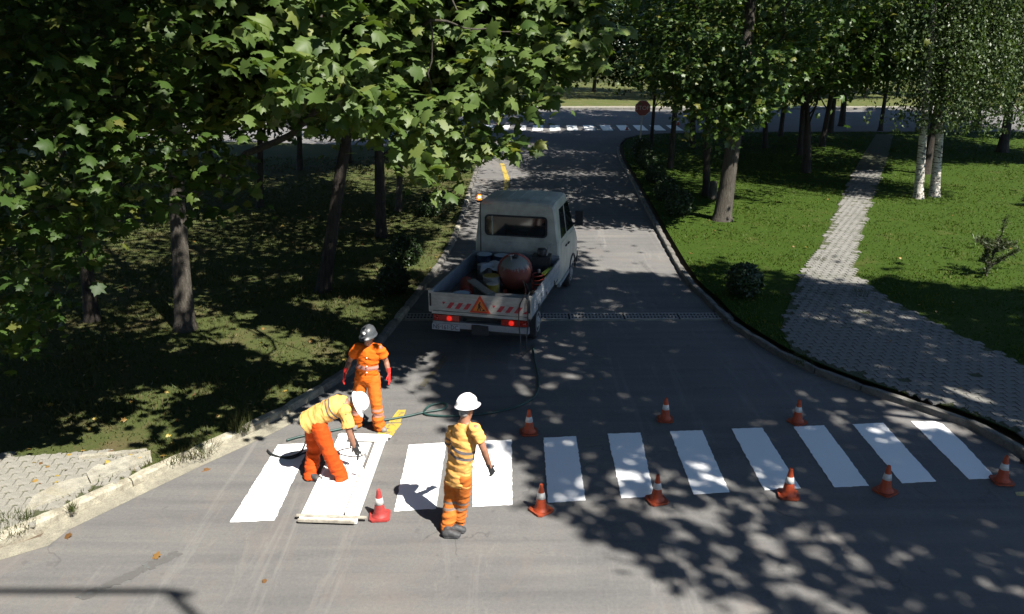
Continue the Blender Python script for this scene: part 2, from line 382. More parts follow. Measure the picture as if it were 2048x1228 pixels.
# ------------------------------------------------------------------ painted markings
cw = empty('crosswalk'); tag(cw, kind='structure')
STR = [((460,1045),(549,1041),(622,886),(556,890)), ((788,1023),(872,1018),(893,886),(818,890)), ((945,1014),(1025,1010),(1023,880),(945,884)),
       ((1096,1006),(1171,1001),(1152,873),(1087,876)), ((1243,997),(1309,993),(1281,866),(1215,868)), ((1387,989),(1459,985),(1404,861),(1340,863)),
       ((1529,981),(1601,977),(1524,856),(1463,858)), ((1669,975),(1738,972),(1648,851),(1587,854)), ((1804,967),(1872,963),(1766,846),(1705,849)),
       ((1938,959),(1992,957),(1925,885),(1884,848),(1868,843),(1822,843))]
def paint_quad(pxs, name, mat, parent, z=.007, step=.05, jit=.007):
    pts = [G(*p) for p in pxs]; out = []
    for a, b_ in zip(pts, pts[1:]+pts[:1]):
        n = max(2, int((b_-a).length/step))
        for k in range(n):
            q = a+(b_-a)*(k/n)
            if k: q = q+Vector((random.uniform(-jit, jit), random.uniform(-jit, jit), 0))
            out.append((q.x, q.y))
    bm = bmesh.new(); top = [bm.verts.new((x, y, z)) for x, y in out]; f = bm.faces.new(top); bm.normal_update()
    if f.normal.z < 0: f.normal_flip()
    lo = [bm.verts.new((x, y, z-.004)) for x, y in out]; n = len(out)
    for i in range(n): bm.faces.new((top[i], top[(i+1) % n], lo[(i+1) % n], lo[i]))
    return link(name, bm_mesh(bm, name), mat, parent)
for s in STR: paint_quad(s, 'painted_stripe', M['white_paint'], cw)
cwf = empty('crosswalk'); tag(cwf, kind='structure')
for i in range(13):
    x = 932+i*33.5; k = (x-1090)*.05
    paint_quad(((x+k, 261), (x+k+21, 261), (x+20-k*.2, 250.5), (x-k*.2, 250.5)), 'painted_stripe', M['white_paint'], cwf, .007, .4, .01)
yl = empty('yellow_line'); tag(yl, kind='structure')
for q, m_ in ((((753,868),(785,872),(803,847),(775,848)), 'yellow_paint'), (((777,845),(801,845),(812,820),(797,820)), 'yellow_paint'),
              (((838,772),(850,774),(897,715),(890,712)), 'faint_yellow'), (((1000,327),(1008,327),(1019,357),(1009,357)), 'yellow_paint'),
              (((1009,357),(1019,357),(1014,396),(1005,396)), 'yellow_paint'), (((982,314),(992,313),(1008,327),(1000,327)), 'faint_yellow'), (((2030,985),(2050,984),(2050,992),(2034,992)), 'yellow_paint')):
    paint_quad(q, 'painted_dash', M[m_], yl, .006, .1, .008)
paint_quad(((150,1196),(168,1200),(366,1108),(350,1102)), 'painted_dash', M['faint_paint'], yl, .006, .03, .03)
# ------------------------------------------------------------------ drain across the road
dr = empty('drain'); tag(dr, kind='structure')
d0, d1 = G(806, 634), G(1462, 633); dv = (d1-d0); DL = dv.length; dv.normalize(); dr.location = d0; dr.rotation_euler.z = math.atan2(dv.y, dv.x)
me = box_me('channel', 0, DL, -.25, .25, -.02, .006); link('channel_edge', me, M['gutter'], dr)
link('channel_pit_shade', box_me('pit_shade', .05, DL-.05, -.17, .17, -.02, .009), M['pit_shade'], dr)  # solid flush block, painted black for the shaded depth of the drain
def grate_me():
    bm = bmesh.new(); L = .98
    box(bm, 0, L, -.18, -.145, .009, .028); box(bm, 0, L, .145, .18, .009, .028); box(bm, 0, L, -.018, .018, .009, .027)
    n = 15
    for i in range(n+1):
        x = .012+(L-.024)*i/n
        box(bm, x-.014, x+.014, -.145, -.018, .010, .026); box(bm, x-.014, x+.014, .018, .145, .010, .026)
    return bm_mesh(bm, 'grate')
gm = grate_me(); ng = int(DL/1.04)
for i in range(ng):
    o = link('grate', gm, M['iron'], dr); o.location = (.06+i*DL/ng, 0, random.uniform(-.003, .002)); o.scale.x = DL/ng/1.02

# ------------------------------------------------------------------ pavers
def paver_mesh(a=.198, b=.163, h=.03):
    """interlocking bow-tie block"""
    w2, h2, k = a/2, b/2, .022
    o = [(-w2, -h2-k*.2), (-w2*.45, -h2-k*.2), (-w2*.25, -h2+k), (w2*.25, -h2+k), (w2*.45, -h2-k*.2), (w2, -h2-k*.2),
         (w2, h2-k*.2+.0), (w2*.45, h2-k*.2), (w2*.25, h2+k), (-w2*.25, h2+k), (-w2*.45, h2-k*.2), (-w2, h2-k*.2)]
    bm = bmesh.new(); hi = [bm.verts.new((x*.95, y*.95, 0)) for x, y in o]; lo = [bm.verts.new((x, y, -h)) for x, y in o]
    bm.faces.new(hi)
    for i in range(12): bm.faces.new((lo[i], lo[(i+1) % 12], hi[(i+1) % 12], hi[i]))
    bmesh.ops.recalc_face_normals(bm, faces=bm.faces)
    me = bpy.data.meshes.new('paver'); bm.to_mesh(me); bm.free(); return me
def pave(name, poly, ang, z, mat, limit, extra_ymax, holes=0.0, sx=.205, sy=.17, keep=None):
    root = empty(name); tag(root, kind='structure')
    sheet('bedding', poly, z-.014, M['joint'], parent=root)
    xs = [p[0] for p in poly]; ys = [p[1] for p in poly]; R = 45; ca, sa = math.cos(ang), math.sin(ang)
    cx, cy = sum(xs)/len(xs), sum(ys)/len(ys); I, J = np.meshgrid(np.arange(-160, 161), np.arange(-190, 191))
    I = I.ravel(); J = J.ravel(); u = I*sx+(J % 2)*sx*.5; v_ = J*sy
    x = cx+u*ca-v_*sa; y = cy+u*sa+v_*ca
    ok = inside(poly, x, y) & (y < extra_ymax)
    if keep is not None: ok &= keep(x, y)
    x, y = x[ok], y[ok]; ok = rng.random(len(x)) >= holes; x, y = x[ok], y[ok]
    order = np.argsort(x*x+y*y); x, y = x[order], y[order]; me = paver_mesh(); me.materials.append(mat)
    fr = in_frame(np.c_[x, y, np.full(len(x), z)], 0); first = np.where(fr)[0][:limit]; rest = np.setdiff1d(np.arange(len(x)), first)
    for i in first:
        o = link('paver', me, None, root); o.location = (x[i], y[i], z+random.uniform(-.004, .004)); o.rotation_euler = (random.uniform(-.02, .02), random.uniform(-.02, .02), ang)
    if len(rest):
        n = len(me.vertices); co = np.zeros(n*3); me.vertices.foreach_get('co', co); co = co.reshape(-1, 3)
        fs_ = [list(p.vertices) for p in me.polygons]; V = []; F = []
        r = np.c_[co[:, 0]*ca-co[:, 1]*sa, co[:, 0]*sa+co[:, 1]*ca, co[:, 2]]
        for k, i in enumerate(rest):
            V.append(r+np.array([x[i], y[i], z+random.uniform(-.004, .004)])); F += [[q+k*n for q in f] for f in fs_]
        m2 = bpy.data.meshes.new('pavers'); m2.from_pydata(np.concatenate(V).tolist(), [], F)
        o = link('paving', m2, mat, root); tag(o, kind='stuff')
    print(name, len(x)); return root
pathpoly = [tuple(p)[:2] for p in [G(1490,640,.1), G(1545,685,.1), G(1640,735,.1), G(1765,780,.1), G(1915,828,.1), G(2060,890,.1), G(2300,1010,.1), G(2300,860,.1), G(2060,748,.1), G(1900,672,.1), G(1780,610,.1), G(1705,553,.1), G(1718,490,.1), G(1738,420,.1), G(1762,355,.1), G(1776,315,.1), G(1786,268,.1), G(1750,268,.1), G(1728,310,.1), G(1705,350,.1), G(1668,440,.1), G(1638,503,.1), G(1600,560,.1), G(1572,625,.1)]]
ko = offset(KR, -.16)
kk = [tuple(p)[:2] for p in ko if G(1548, 700).y > p.y > 6]
pathpoly2 = kk[::-1] + [tuple(G(*p))[:2] for p in ((2300,860),(2060,748),(1900,672),(1780,610),(1705,553),(1718,490),(1738,420),(1762,355),(1776,315),(1786,272),(1752,272),(1728,310),(1705,350),(1668,440),(1638,503),(1600,560),(1574,625),(1562,665))]
pave('paved_path', pathpoly2, math.radians(2), .122, M['paver'], 298, 36, .012, keep=lambda x, y: inside(pathpoly2, x+rng.normal(0, .10, len(x)), y+rng.normal(0, .12, len(x))))
lp = [tuple(p)[:2] for p in offset([q for q in KL if G(300,958).x > q.x > -9.2 and q.y < 15], .17)]
lpoly = lp + [tuple(G(*p))[:2] for p in ((300,925),(200,915),(90,925),(-30,922),(-160,950))]
pave('paved_verge', lpoly, math.radians(10), .124, M['paver_l'], 260, 30)
def slab(name, pxs, z, seed):
    random.seed(seed); pts = [G(*p) for p in pxs]; out = []
    for a, b_ in zip(pts, pts[1:]+pts[:1]):
        n = max(1, int((b_-a).length/.09))
        for k in range(n):
            q = a+(b_-a)*(k/n); out.append((q.x+random.uniform(-.012, .012), q.y+random.uniform(-.012, .012)))
    bm = bmesh.new(); prism(bm, out, .05, z); return bm_mesh(bm, name)
sl = link('concrete_slab', slab('slab', ((186,985),(306,938),(303,921),(240,938),(212,952),(200,948),(176,968)), .165, 3), M['slab'])
tag(sl, 'broken limewashed concrete slab at the end of the paved verge', 'concrete slab')
sl2 = link('concrete_slab', slab('slab', ((52,1043),(182,988),(178,972),(140,978),(110,990),(70,1012)), .15, 4), M['slab'])
tag(sl2, 'long cracked concrete slab with pitted edge beside the left kerb', 'concrete slab')
rail = link('concrete_edging', slab('edging', ((160,936),(298,921),(296,916),(160,931)), .16, 5), M['slab'])
tag(rail, 'thin pale concrete edging strip between paved verge and grass', 'edging')

# ------------------------------------------------------------------ building behind the camera (an added roof rail throws the shadow at the lower left)
bl = empty('office_building', (0, 0, 0)); tag(bl, 'pale rendered building with flat overhanging roof behind the viewer', 'building')
M['render'] = pm('wall_render', (.42, .40, .36), (.36, .34, .30), 4, .9, .2); M['glass'] = pm('dark_glass', (.02, .025, .03), None, 2, .08, 0, 0, .6)
link('wall', box_me('wall', -26, 1.9, -10, -.5, -.05, 10.75), M['render'], bl)
link('roof', box_me('roof', -26.5, 2.35, -10.4, .35, 10.75, 11.0), M['render'], bl)
rp = [tube_arrays([(-26, .66, 12.0), (2.7, .66, 12.0), (2.9, .66, 11.9)], [.05]*3, 8), tube_arrays([(2.7, .66, 12.0), (2.95, .5, 11.0)], [.05, .05], 8)]+[tube_arrays([(-25+1.6*i, .28, 11.0), (-25+1.6*i, .66, 12.0)], [.03, .03], 6) for i in range(17)]
link('shadow_rail', tubes_mesh('shadow_rail', rp), M['pit_shade'], bl)  # unseen rail, added and shaped for the shadow it throws
wf = box_me('window_frame', -.8, .8, -.05, .03, -.7, .7, bevel=.01); wp = box_me('pane', -.72, .72, .03, .04, -.62, .62)
for i in range(7):
    for zc in (2.0, 8.6):
        o = link('window', wf, M['slab'], bl); o.location = (-23+i*3.6, -.48, zc); link('pane', wp, M['glass'], o)

# ------------------------------------------------------------------ foliage
def tmpl(half, fold=.22, droop=.25, cy=.32):
    """leaf outline from one half (stem at the origin, tip along y)"""
    out = half + [(-x, y) for x, y in half[-2:0:-1]]
    v = [(0, cy, .03)] + [(x, y, -fold*abs(x)-droop*max(0, y-.3)**2) for x, y in out]; n = len(out)
    return np.array(v), np.array([(0, 1+i, 1+(i+1) % n) for i in range(n)])
MAPLE = tmpl([(0, 0), (.20, -.09), (.33, .0), (.55, .05), (.45, .2), (.42, .33), (.70, .56), (.50, .60), (.33, .60), (.29, .80), (.12, .88), (0, 1.1)])
LOBED = tmpl([(0, 0), (.42, .12), (.25, .35), (.5, .62), (.17, .66), (0, 1.0)])
SIMPLE = (np.array([(0, 0, 0), (.34, .42, -.09), (0, 1, -.06), (-.34, .42, -.09)]), np.array([(0, 1, 2), (0, 2, 3)]))
def unit(a): return a/np.maximum(np.linalg.norm(a, axis=1, keepdims=True), 1e-9)
def leaves(name, pos, nrm, size, t, rnd=None, hang=None):
    n = len(pos); tv, tf = t; nrm = unit(nrm)
    d = rng.normal(size=(n, 3)) if hang is None else hang
    v = unit(d-nrm*np.sum(d*nrm, 1, keepdims=True)); u = np.cross(v, nrm); s = np.asarray(size).reshape(-1, 1, 1)
    cu = rng.uniform(.2, 2.6, (n, 1, 1))
    V = pos[:, None, :]+s*(tv[None, :, 0:1]*u[:, None, :]+tv[None, :, 1:2]*v[:, None, :]+tv[None, :, 2:3]*cu*nrm[:, None, :])
    F = tf[None]+(np.arange(n)*len(tv))[:, None, None]
    r = rng.random(n) if rnd is None else rnd
    return mesh_np(name, V.reshape(-1, 3), F.reshape(-1, 3), np.repeat(r, len(tv)))
# ground that lies in the sun in the photograph: crowns are open along the rays that reach it
def GP(*pp): return [tuple(G(*p))[:2] for p in pp]
SUN_FRONT = GP((-300,1330),(-300,955),(-100,935),(130,890),(240,850),(340,825),(420,850),(440,905),(540,850),(640,775),(712,735),(770,760),(850,790),(905,850),(1010,885),(1062,965),(1050,1010),(1245,1075),(1300,1135),(1430,1185),(1620,1330))
SUN_LAWN = GP((1168,498),(1330,498),(1350,440),(1440,400),(1560,415),(1650,395),(1700,352),(1775,352),(1785,330),(1840,400),(1900,335),(2250,330),(2250,600),(1960,585),(1760,562),(1715,585),(1600,566),(1440,525),(1350,552),(1180,542))
SUN_FAR = GP((-200,238),(-200,160),(330,160),(330,232),(230,236)); SUN_FARM = GP((940,214),(940,150),(1180,150),(1230,190),(1420,190),(1420,221),(1235,221)); SUN_FARR = GP((1930,248),(1930,170),(2300,170),(2300,250)); SUN_FARK = GP((1680,224),(1680,205),(1735,205),(1735,224))
SUN_L1 = GP((200,262),(330,258),(330,300),(230,300)); SUN_L2 = GP((240,320),(310,325),(300,355),(240,352))
SUN_L3 = GP((790,545),(890,455),(905,470),(870,560)); SUN_L4 = GP((620,610),(760,585),(770,640),(640,650)); SUN_L5 = GP((400,690),(560,640),(700,690),(690,740),(560,720))
SUN_P = GP((955,318),(1010,318),(1060,350),(1010,362),(960,358)); SUN_L6 = GP((520,795),(610,730),(640,760),(540,830)); SUN_L7 = GP((240,800),(400,760),(420,800),(300,850))
SUN_PATCH = [GP(*q) for q in (((175,806),(255,772),(350,750),(362,788),(275,808),(190,824)), ((90,842),(200,822),(245,852),(130,872)), ((245,832),(335,808),(365,850),(260,862)), ((40,812),(76,806),(80,830),(44,834)), ((395,820),(440,800),(470,830),(420,846)), ((28,780),(64,772),(62,802),(34,804)), ((470,708),(560,688),(690,690),(640,732),(560,748),(480,732)),
    ((140,652),(204,644),(208,666),(150,670)), ((232,655),(290,648),(296,668),(240,674)), ((428,656),(480,650),(486,670),(440,674)), ((380,775),(450,752),(470,790),(400,800)), ((440,640),(500,622),(540,640),(470,660)), ((660,640),(770,612),(790,640),(700,668)), ((700,540),(760,520),(780,545),(720,562)), ((560,560),(600,548),(612,566),(570,574)), ((330,700),(372,694),(378,712),(340,716)), ((300,610),(340,602),(350,618),(310,624)), ((470,560),(520,552),(530,566),(480,572)))]
SUN_ALL = [(SUN_FRONT, 1.0), (SUN_LAWN, .985), (SUN_FAR, .9), (SUN_FARM, .93), (SUN_FARR, .95), (SUN_FARK, .95), (SUN_L1, .95), (SUN_L2, .95), (SUN_L3, .95), (SUN_L4, .9), (SUN_L5, .9), (SUN_P, .97), (SUN_L6, .95), (SUN_L7, .9)] + [(q, .8) for q in SUN_PATCH]
NEAR_MAPLE_SUN = [(-5.4, 9.5), (-1.3, 9.5), (-1.3, 14.6), (-3.5, 15.2), (-5.4, 13)]
def sun_ok(p, high=True):
    sx = p[:, 0]+SHX*p[:, 2]; sy = p[:, 1]+SHY*p[:, 2]; ok = np.ones(len(p), bool)
    jx = sx+rng.normal(0, .12, len(p)); jy = sy+rng.normal(0, .12, len(p))
    for poly, pr in SUN_ALL: ok &= ~(inside(poly, jx, jy) & (rng.random(len(p)) < pr))
    if high: ok &= ~(inside(NEAR_MAPLE_SUN, sx, sy) & (p[:, 2] > 6.6) & (rng.random(len(p)) < .9))
    return ok
def clump_points(ells, n_leaf, per=70, cr=.55, shell=.55):
    """leaf positions gathered in clumps through a set of ellipsoids (cx,cy,cz,rx,ry,rz)"""
    vol = np.array([e[3]*e[4]*e[5] for e in ells])**(2/3); vol = vol/vol.sum(); P_, O_, C_ = [], [], []
    for e, w_ in zip(ells, vol):
        nc = max(3, int(n_leaf*w_/per)); d = unit(rng.normal(size=(nc, 3))); r = shell+(1-shell)*rng.random(nc)**.6; r *= rng.uniform(.75, 1.08, nc)
        c = np.array(e[:3])+d*r[:, None]*np.array(e[3:6]); C_.append(c)
        k = np.repeat(np.arange(nc), rng.poisson(per*rng.uniform(.5, 1.5, nc)))
        q = c[k]+rng.normal(size=(len(k), 3))*np.array([cr, cr, cr*.5])*rng.uniform(.6, 1.25, nc)[k][:, None]
        P_.append(q); O_.append(d[k])
    return np.concatenate(P_), np.concatenate(O_), np.concatenate(C_)
def limb(a, b, r0, r1, seg=6, wig=.06, n=5, sag=0):
    a, b = Vector(a), Vector(b); L = (b-a).length; pts = []
    for i in range(n+1):
        t = i/n; q = a.lerp(b, t)
        if 0 < i < n: q += Vector((random.uniform(-wig, wig)*L, random.uniform(-wig, wig)*L, random.uniform(-wig, wig)*L*.5+sag*L*math.sin(math.pi*t)))
        pts.append(q)
    return tube_arrays(pts, [r0+(r1-r0)*(i/n) for i in range(n+1)], seg)
def tree(name, label, base, top, r0, ells, leafm, nleaf, size, t=SIMPLE, bark='bark', per=70, cr=.55, up=.8, limbs=14, cull_frame=False, group=None, cat='tree', bend=.25, extra_limbs=(), pts=None, outs=None, hang_down=0, cull=True, shell=.55, nocull=0):
    """ells are in world coordinates; base and top give the trunk"""
    base, top = Vector(base), Vector(top); root = empty(name, base); tag(root, label, cat, group); B = np.array(base)
    L = (top-base).length; n = 9; path = []
    ox, oy = random.uniform(-bend, bend), random.uniform(-bend, bend)
    for i in range(n+1):
        t_ = i/n; q = base.lerp(top, t_); q += Vector((ox*math.sin(t_*3.1)*.6, oy*math.sin(t_*2.6)*.6, 0)); path.append(q-base)
    rad = [r0*(1.0-.72*i/n)*(1.45 if i == 0 else 1) for i in range(n+1)]
    path.insert(1, path[0].lerp(path[1], .25)); rad.insert(1, r0*1.08)
    parts = [tube_arrays([path[0]-Vector((0, 0, .15))]+path, [rad[0]*1.15]+rad, 12, None, 'round', .05)]
    if pts is None: pts, outs, cc = clump_points(ells, nleaf, per, cr, shell)
    else: cc = pts[::60]
    ccs = cc[rng.permutation(len(cc))[:limbs]]
    for c in ccs:
        hz = min(max((c[2]-base.z)*random.uniform(.45, .7), L*.22), L*.95); k = hz/L*n
        i = int(min(k, n-1)); st = (base.lerp(top, hz/L)-base)
        st = path[min(i+1, n)].lerp(path[min(i+2, n+1)], k-i) if i+2 <= n+1 else st
        parts.append(limb(st, Vector(c-B), r0*.33*(1-.6*hz/L), .012, 6, .07))
    for a, b_, ra, rb in extra_limbs: parts.append(limb(Vector(a)-base, Vector(b_)-base, ra, rb, 8, .035, 8))
    tr = tubes_mesh('trunk', parts); link('trunk', tr, M[bark], root, True)
    ok = sun_ok(pts) if cull else np.ones(len(pts), bool)
    ok[:nocull] = True
    if cull_frame: ok &= ~in_frame(pts)
    ok &= pts[:, 2] > 1.2
    pts, outs = pts[ok], outs[ok]; nn = len(pts)
    nrm = np.array([0, 0, up])+outs*.45+rng.normal(size=(nn, 3))*.5
    hang = None
    if hang_down: hang = rng.normal(size=(nn, 3))*.6+np.array([0, 0, -hang_down])+outs*.5
    me = leaves('crown', pts-B, nrm, size*rng.uniform(.45, 1.3, nn), t, np.clip(rng.normal(.45, .25, nn), 0, 1), hang)
    link('crown', me, M[leafm], root); return root

# --- big maple on the left whose boughs reach across the top of the picture
LOW = [(370, 250), (420, 300), (480, 270), (560, 215), (640, 255), (720, 265), (790, 300), (830, 372), (880, 392), (915, 325), (960, 316), (1010, 310), (1042, 285), (1050, 205), (1108, 218), (1122, 152), (1182, 156), (1190, 40), (1195, -150)]
def low(x): return np.interp(x, [p[0] for p in LOW], [p[1] for p in LOW])
def bough_points(n, per, xr, lowf, Yr, cr, pw=1.0, ytop=-170, open_to=None):
    A, O = [], []
    for _ in range(n):
        x = random.uniform(*xr); lo = float(lowf(x)); y = lo-18-(lo-18-ytop)*random.random()**pw
        if xr[1] > 1000 and ((948 < x < 1120 and 218 < y < 266) or (1000 < x < 1085 and 158 < y < 190)): continue
        Y = random.uniform(*Yr)+(max(0, x-520)/600*3.4 if xr[1] > 1000 else 0)
        c = np.array(P(x, y, Y))
        while open_to is not None and Y < 15 and any(inside(o_, np.array([c[0]+SHX*c[2]]), np.array([c[1]+SHY*c[2]]))[0] for o_ in open_to): Y += .4; c = np.array(P(x, y, Y))
        k = max(3, int(rng.poisson(per)))
        q = c+rng.normal(size=(k, 3))*np.array([cr, cr, cr*.45]); A.append(q); O.append(np.tile(np.array([.25, -.55, .35]), (k, 1)))
    return np.concatenate(A), np.concatenate(O)
mb = G(372, 668); mt = P(378, 60, 17.2)
a1, o1 = bough_points(1000, 20, (430, 1190), low, (7.4, 10.2), .24, .8, -170, (SUN_FRONT, SUN_L4, SUN_L5, SUN_L6, SUN_L7, *SUN_PATCH))
tips = [(845,345,7.6),(872,372,7.7),(868,335,7.5),(1010,292,7.9),(985,300,7.9),(1030,275,8),(940,290,8),(1090,185,7.6),(1065,200,7.7),(1150,140,7.7),(1165,130,7.8),(815,235,7.6),(790,225,7.6),(835,245,7.7),(575,150,7.4),(590,190,7.4),(560,120,7.4),(490,60,7.5),(1120,60,7.8),(1100,100,7.6),(925,60,7.6)]
a2 = []; 
for x, y, Y in tips: a2.append(np.array(P(x, y, Y+max(0, x-520)/600*3.4))+rng.normal(size=(9, 3))*np.array([.1, .12, .06]))
a2 = np.concatenate(a2); o2 = np.tile(np.array([.2, -.6, .2]), (len(a2), 1))
a3, o3, _ = clump_points([(-3.2, 11.5, 9.2, 6.3, 6, 2.6), (-7, 16.5, 9.5, 5.5, 5, 4), (-6, 9, 12, 6, 5.5, 2)], 14000, 60, .6)
gx, gy = a1[:, 0]+SHX*a1[:, 2], a1[:, 1]+SHY*a1[:, 2]; hit = np.zeros(len(a1), bool)
for q in SUN_PATCH+[SUN_L5, SUN_L6, SUN_L7]: hit |= inside(q, gx, gy)
hit &= rng.random(len(a1)) < .8; a1, o1 = a1[~hit], o1[~hit]
mp = np.concatenate([a1, a2, a3]); mo = np.concatenate([o1, o2, o3])
xl = [(P(380,400,17.2), P(650,205,14.5), .085, .05), (P(650,205,14.5), P(860,40,9.5), .05, .018), (P(378,120,17.2), P(700,-20,10.5), .09, .025), (P(378,60,17.2), P(900,-10,11), .06, .012),
      (P(860,40,9.5), P(1040,70,10.5), .014, .005), (P(860,40,9.5), P(860,250,9.6), .012, .004), (P(700,-20,10.5), P(580,160,7.7), .02, .007), (P(900,-10,11), P(1000,200,10.8), .012, .004), (P(420,90,16), P(330,-60,14), .06, .03)]
random.seed(3)
tree('maple_tree', 'big maple with bright sunlit boughs reaching over the truck from the left', mb, mt+Vector((0, 0, 4)), .185, None, 'maple', 0, .158, MAPLE, 'bark', extra_limbs=xl, pts=mp, outs=mo, nocull=len(a1)+len(a2), limbs=5, hang_down=.5)
# --- maple nearer the left edge, its shade painted into darker leaves
LOW2 = [(-150, 780), (60, 725), (110, 610), (180, 560), (250, 430), (330, 450), (420, 455), (520, 350)]
def low2(x): return np.interp(x, [p[0] for p in LOW2], [p[1] for p in LOW2])
b1, q1 = bough_points(560, 18, (-150, 470), low2, (8.2, 12.5), .24, 1.1)
b3, q3, _ = clump_points([(-6.5, 10, 9.5, 4.5, 5, 2.5), (-10.5, 14, 9.5, 5, 5, 3.5), (-9, 9, 12, 6, 6, 2)], 12000, 60, .6)
tree('maple_tree', 'shaded maple at the left edge with dark drooping leaves', G(186, 650), P(150, -60, 16.6)+Vector((0, 0, 2)), .14, None, 'maple_shade', 0, .125, MAPLE, 'bark_d', pts=np.concatenate([b1, b3]), outs=np.concatenate([q1, q3]), limbs=14, hang_down=.4,
     extra_limbs=[(P(150, 60, 16.6), P(240, 60, 12), .05, .02), (P(160, 300, 16.6), P(60, 420, 10), .05, .012), (P(150, 60, 16.6), P(420, 180, 11), .04, .01)])
# --- unseen trees shading the road and right lawn; outer ones added to block skylight
SH = [('tall leafy tree right of the frame beside the paved path', (11.5, 7.6), .26, [(7.4, 8.6, 12.6, 5.6, 6.4, 2.6), (9.5, 7, 14.5, 5, 5, 3), (5.2, 12.6, 12.8, 4.6, 4.2, 2.3)], 18000),
      ('second leafy tree right of the frame shading the crossing', (18, 7.0), .25, [(13.5, 8.0, 12.8, 5.4, 6.8, 2.8), (17, 8, 15, 5, 5, 3)], 13500),
      ('third leafy tree right of the frame shading the lawn', (25, 9), .25, [(20, 9.5, 12.8, 5.6, 6.5, 2.8), (24, 10, 15, 5, 5, 3)], 12000),
      ('leafy tree right of the frame near the building', (13, 1.6), .22, [(9.6, 2.4, 12.2, 4.6, 3.6, 2.4), (13, 0, 13, 4, 4, 3)], 7000),
      ('added sky-blocking tree far right of the frame behind the verge', (22, -2), .22, [(20, -2, 12, 6, 5, 5)], 7000), ('added sky-blocking tree far right of the frame by the road', (32, 4), .22, [(31, 4, 11, 6, 6, 6)], 7000), ('added sky-blocking tree right of the frame beside the lawn', (27, 21), .22, [(29, 20, 9, 5, 6, 6)], 7000),
      ('leafy tree left of the frame with crown added to shade the left maple', (-15, 8), .22, [(-13, 9, 11.5, 6, 6, 3.4), (-4.8, 5.4, 11.8, 4.8, 3.2, 1.8)], 13000), ('added sky-blocking tree far left of the frame on the lawn', (-24, 14), .22, [(-22, 15, 10, 6, 7, 6)], 8000), ('added sky-blocking tree far left of the frame in the shade', (-26, 26), .22, [(-26, 27, 9, 6, 7, 6)], 8000)]  # second lobe of the left tree is added to shade the left maple
for lb, (x, y), r0, ells, nl in SH:
    tree('roadside_tree', lb, (x, y, .1), (x, y, 12), r0, ells, 'oak', nl, .30, LOBED, per=85, cr=.62, cull_frame=True, limbs=10)
# --- in-frame trees
def el(px, py, Y, rx, ry, rz):
    c = P(px, py, Y); return (c.x, c.y, c.z, rx, ry, rz)
def up_(b, lean, H): return Vector((b.x+lean[0], b.y+lean[1], H))
b = G(646, 590); tree('leaning_tree', 'dark leaning tree trunk on the left lawn behind the big maple', b, P(735, 150, b.y)+Vector((.6, 0, 3)), .17, [(b.x+3.2, b.y-2, 9.5, 4.2, 4.5, 2.6), el(640, 120, b.y-2, 2.6, 2, 1.2)], 'maple_shade', 9000, .2, LOBED, 'bark_d')
b = G(763, 480); tree('lawn_tree', 'straight dark trunk beside the round bush on the left lawn', b, P(777, 100, b.y)+Vector((0, 0, 3)), .17, [(b.x+3.2, b.y-2, 9, 4.2, 4.5, 2.8), el(740, 200, b.y, 2.4, 2, 1.3)], 'maple_shade', 9000, .2, LOBED, 'bark_d')
b = G(797, 428); tree('lawn_tree', 'slim dappled trunk behind the straight dark one on the left lawn', b, P(825, 220, b.y)+Vector((0, 0, 4)), .11, [(b.x+3.2, b.y-2, 9, 4.4, 4.5, 3), el(850, 180, b.y, 2.2, 2, 1.5)], 'maple_shade', 8000, .2, LOBED, 'bark')
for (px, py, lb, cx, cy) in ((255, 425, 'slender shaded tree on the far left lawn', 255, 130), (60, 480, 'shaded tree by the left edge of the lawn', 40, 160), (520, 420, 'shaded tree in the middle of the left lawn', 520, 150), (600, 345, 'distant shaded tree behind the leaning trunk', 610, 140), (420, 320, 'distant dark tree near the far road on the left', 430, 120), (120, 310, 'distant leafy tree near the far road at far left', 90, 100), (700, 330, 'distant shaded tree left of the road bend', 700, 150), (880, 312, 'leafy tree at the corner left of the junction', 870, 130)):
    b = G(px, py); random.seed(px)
    tree('park_tree', lb, b, (b.x+random.uniform(-.6, .6), b.y, 9), random.uniform(.11, .17), [(b.x+2.4, b.y-2, 8.6, 5, 4.8, 3.2), el(cx, cy, b.y-1, 3.6, 2.2, 2.2)], 'maple_shade', 14000, .25, LOBED, 'bark_d', per=50)
b = G(1443, 446); tree('oak_tree', 'sturdy broad tree with thick grey trunk on the sunny right lawn', b, P(1480, 40, b.y)+Vector((.3, 0, 5)), .27, [(b.x+1.8, b.y-.5, 9.0, 5.6, 5, 3.6), el(1560, 160, b.y-1, 3.4, 2.5, 1.6), el(1480, 225, b.y-1.5, 1.7, 1.2, 1.0), el(1420, 170, b.y-.5, 1.8, 1.4, 1.2), el(1690, 90, b.y-1, 2.6, 2.2, 1.5), el(1390, 90, b.y, 2.0, 2, 1.6)], 'oak', 24000, .19, LOBED, 'bark', per=55, cr=.42, limbs=7)
b = G(1412, 396); tree('park_tree', 'slim dark trunk left of the sturdy grey one', b, P(1418, 60, b.y)+Vector((0, 0, 4)), .14, [(b.x, b.y+.5, 8.4, 4, 4, 3.2), el(1400, 110, b.y, 2.2, 2, 1.8)], 'oak', 10000, .22, SIMPLE, 'bark_d', per=50)
st = link('tree_stump', lathe([(.19, -.05), (.15, .1), (.135, .55), (.12, .62), (.05, .63)], 12), M['bark'], None, True, G(1425, 397, .1)); tag(st, 'short cut tree stump beside the slim dark trunk', 'stump')
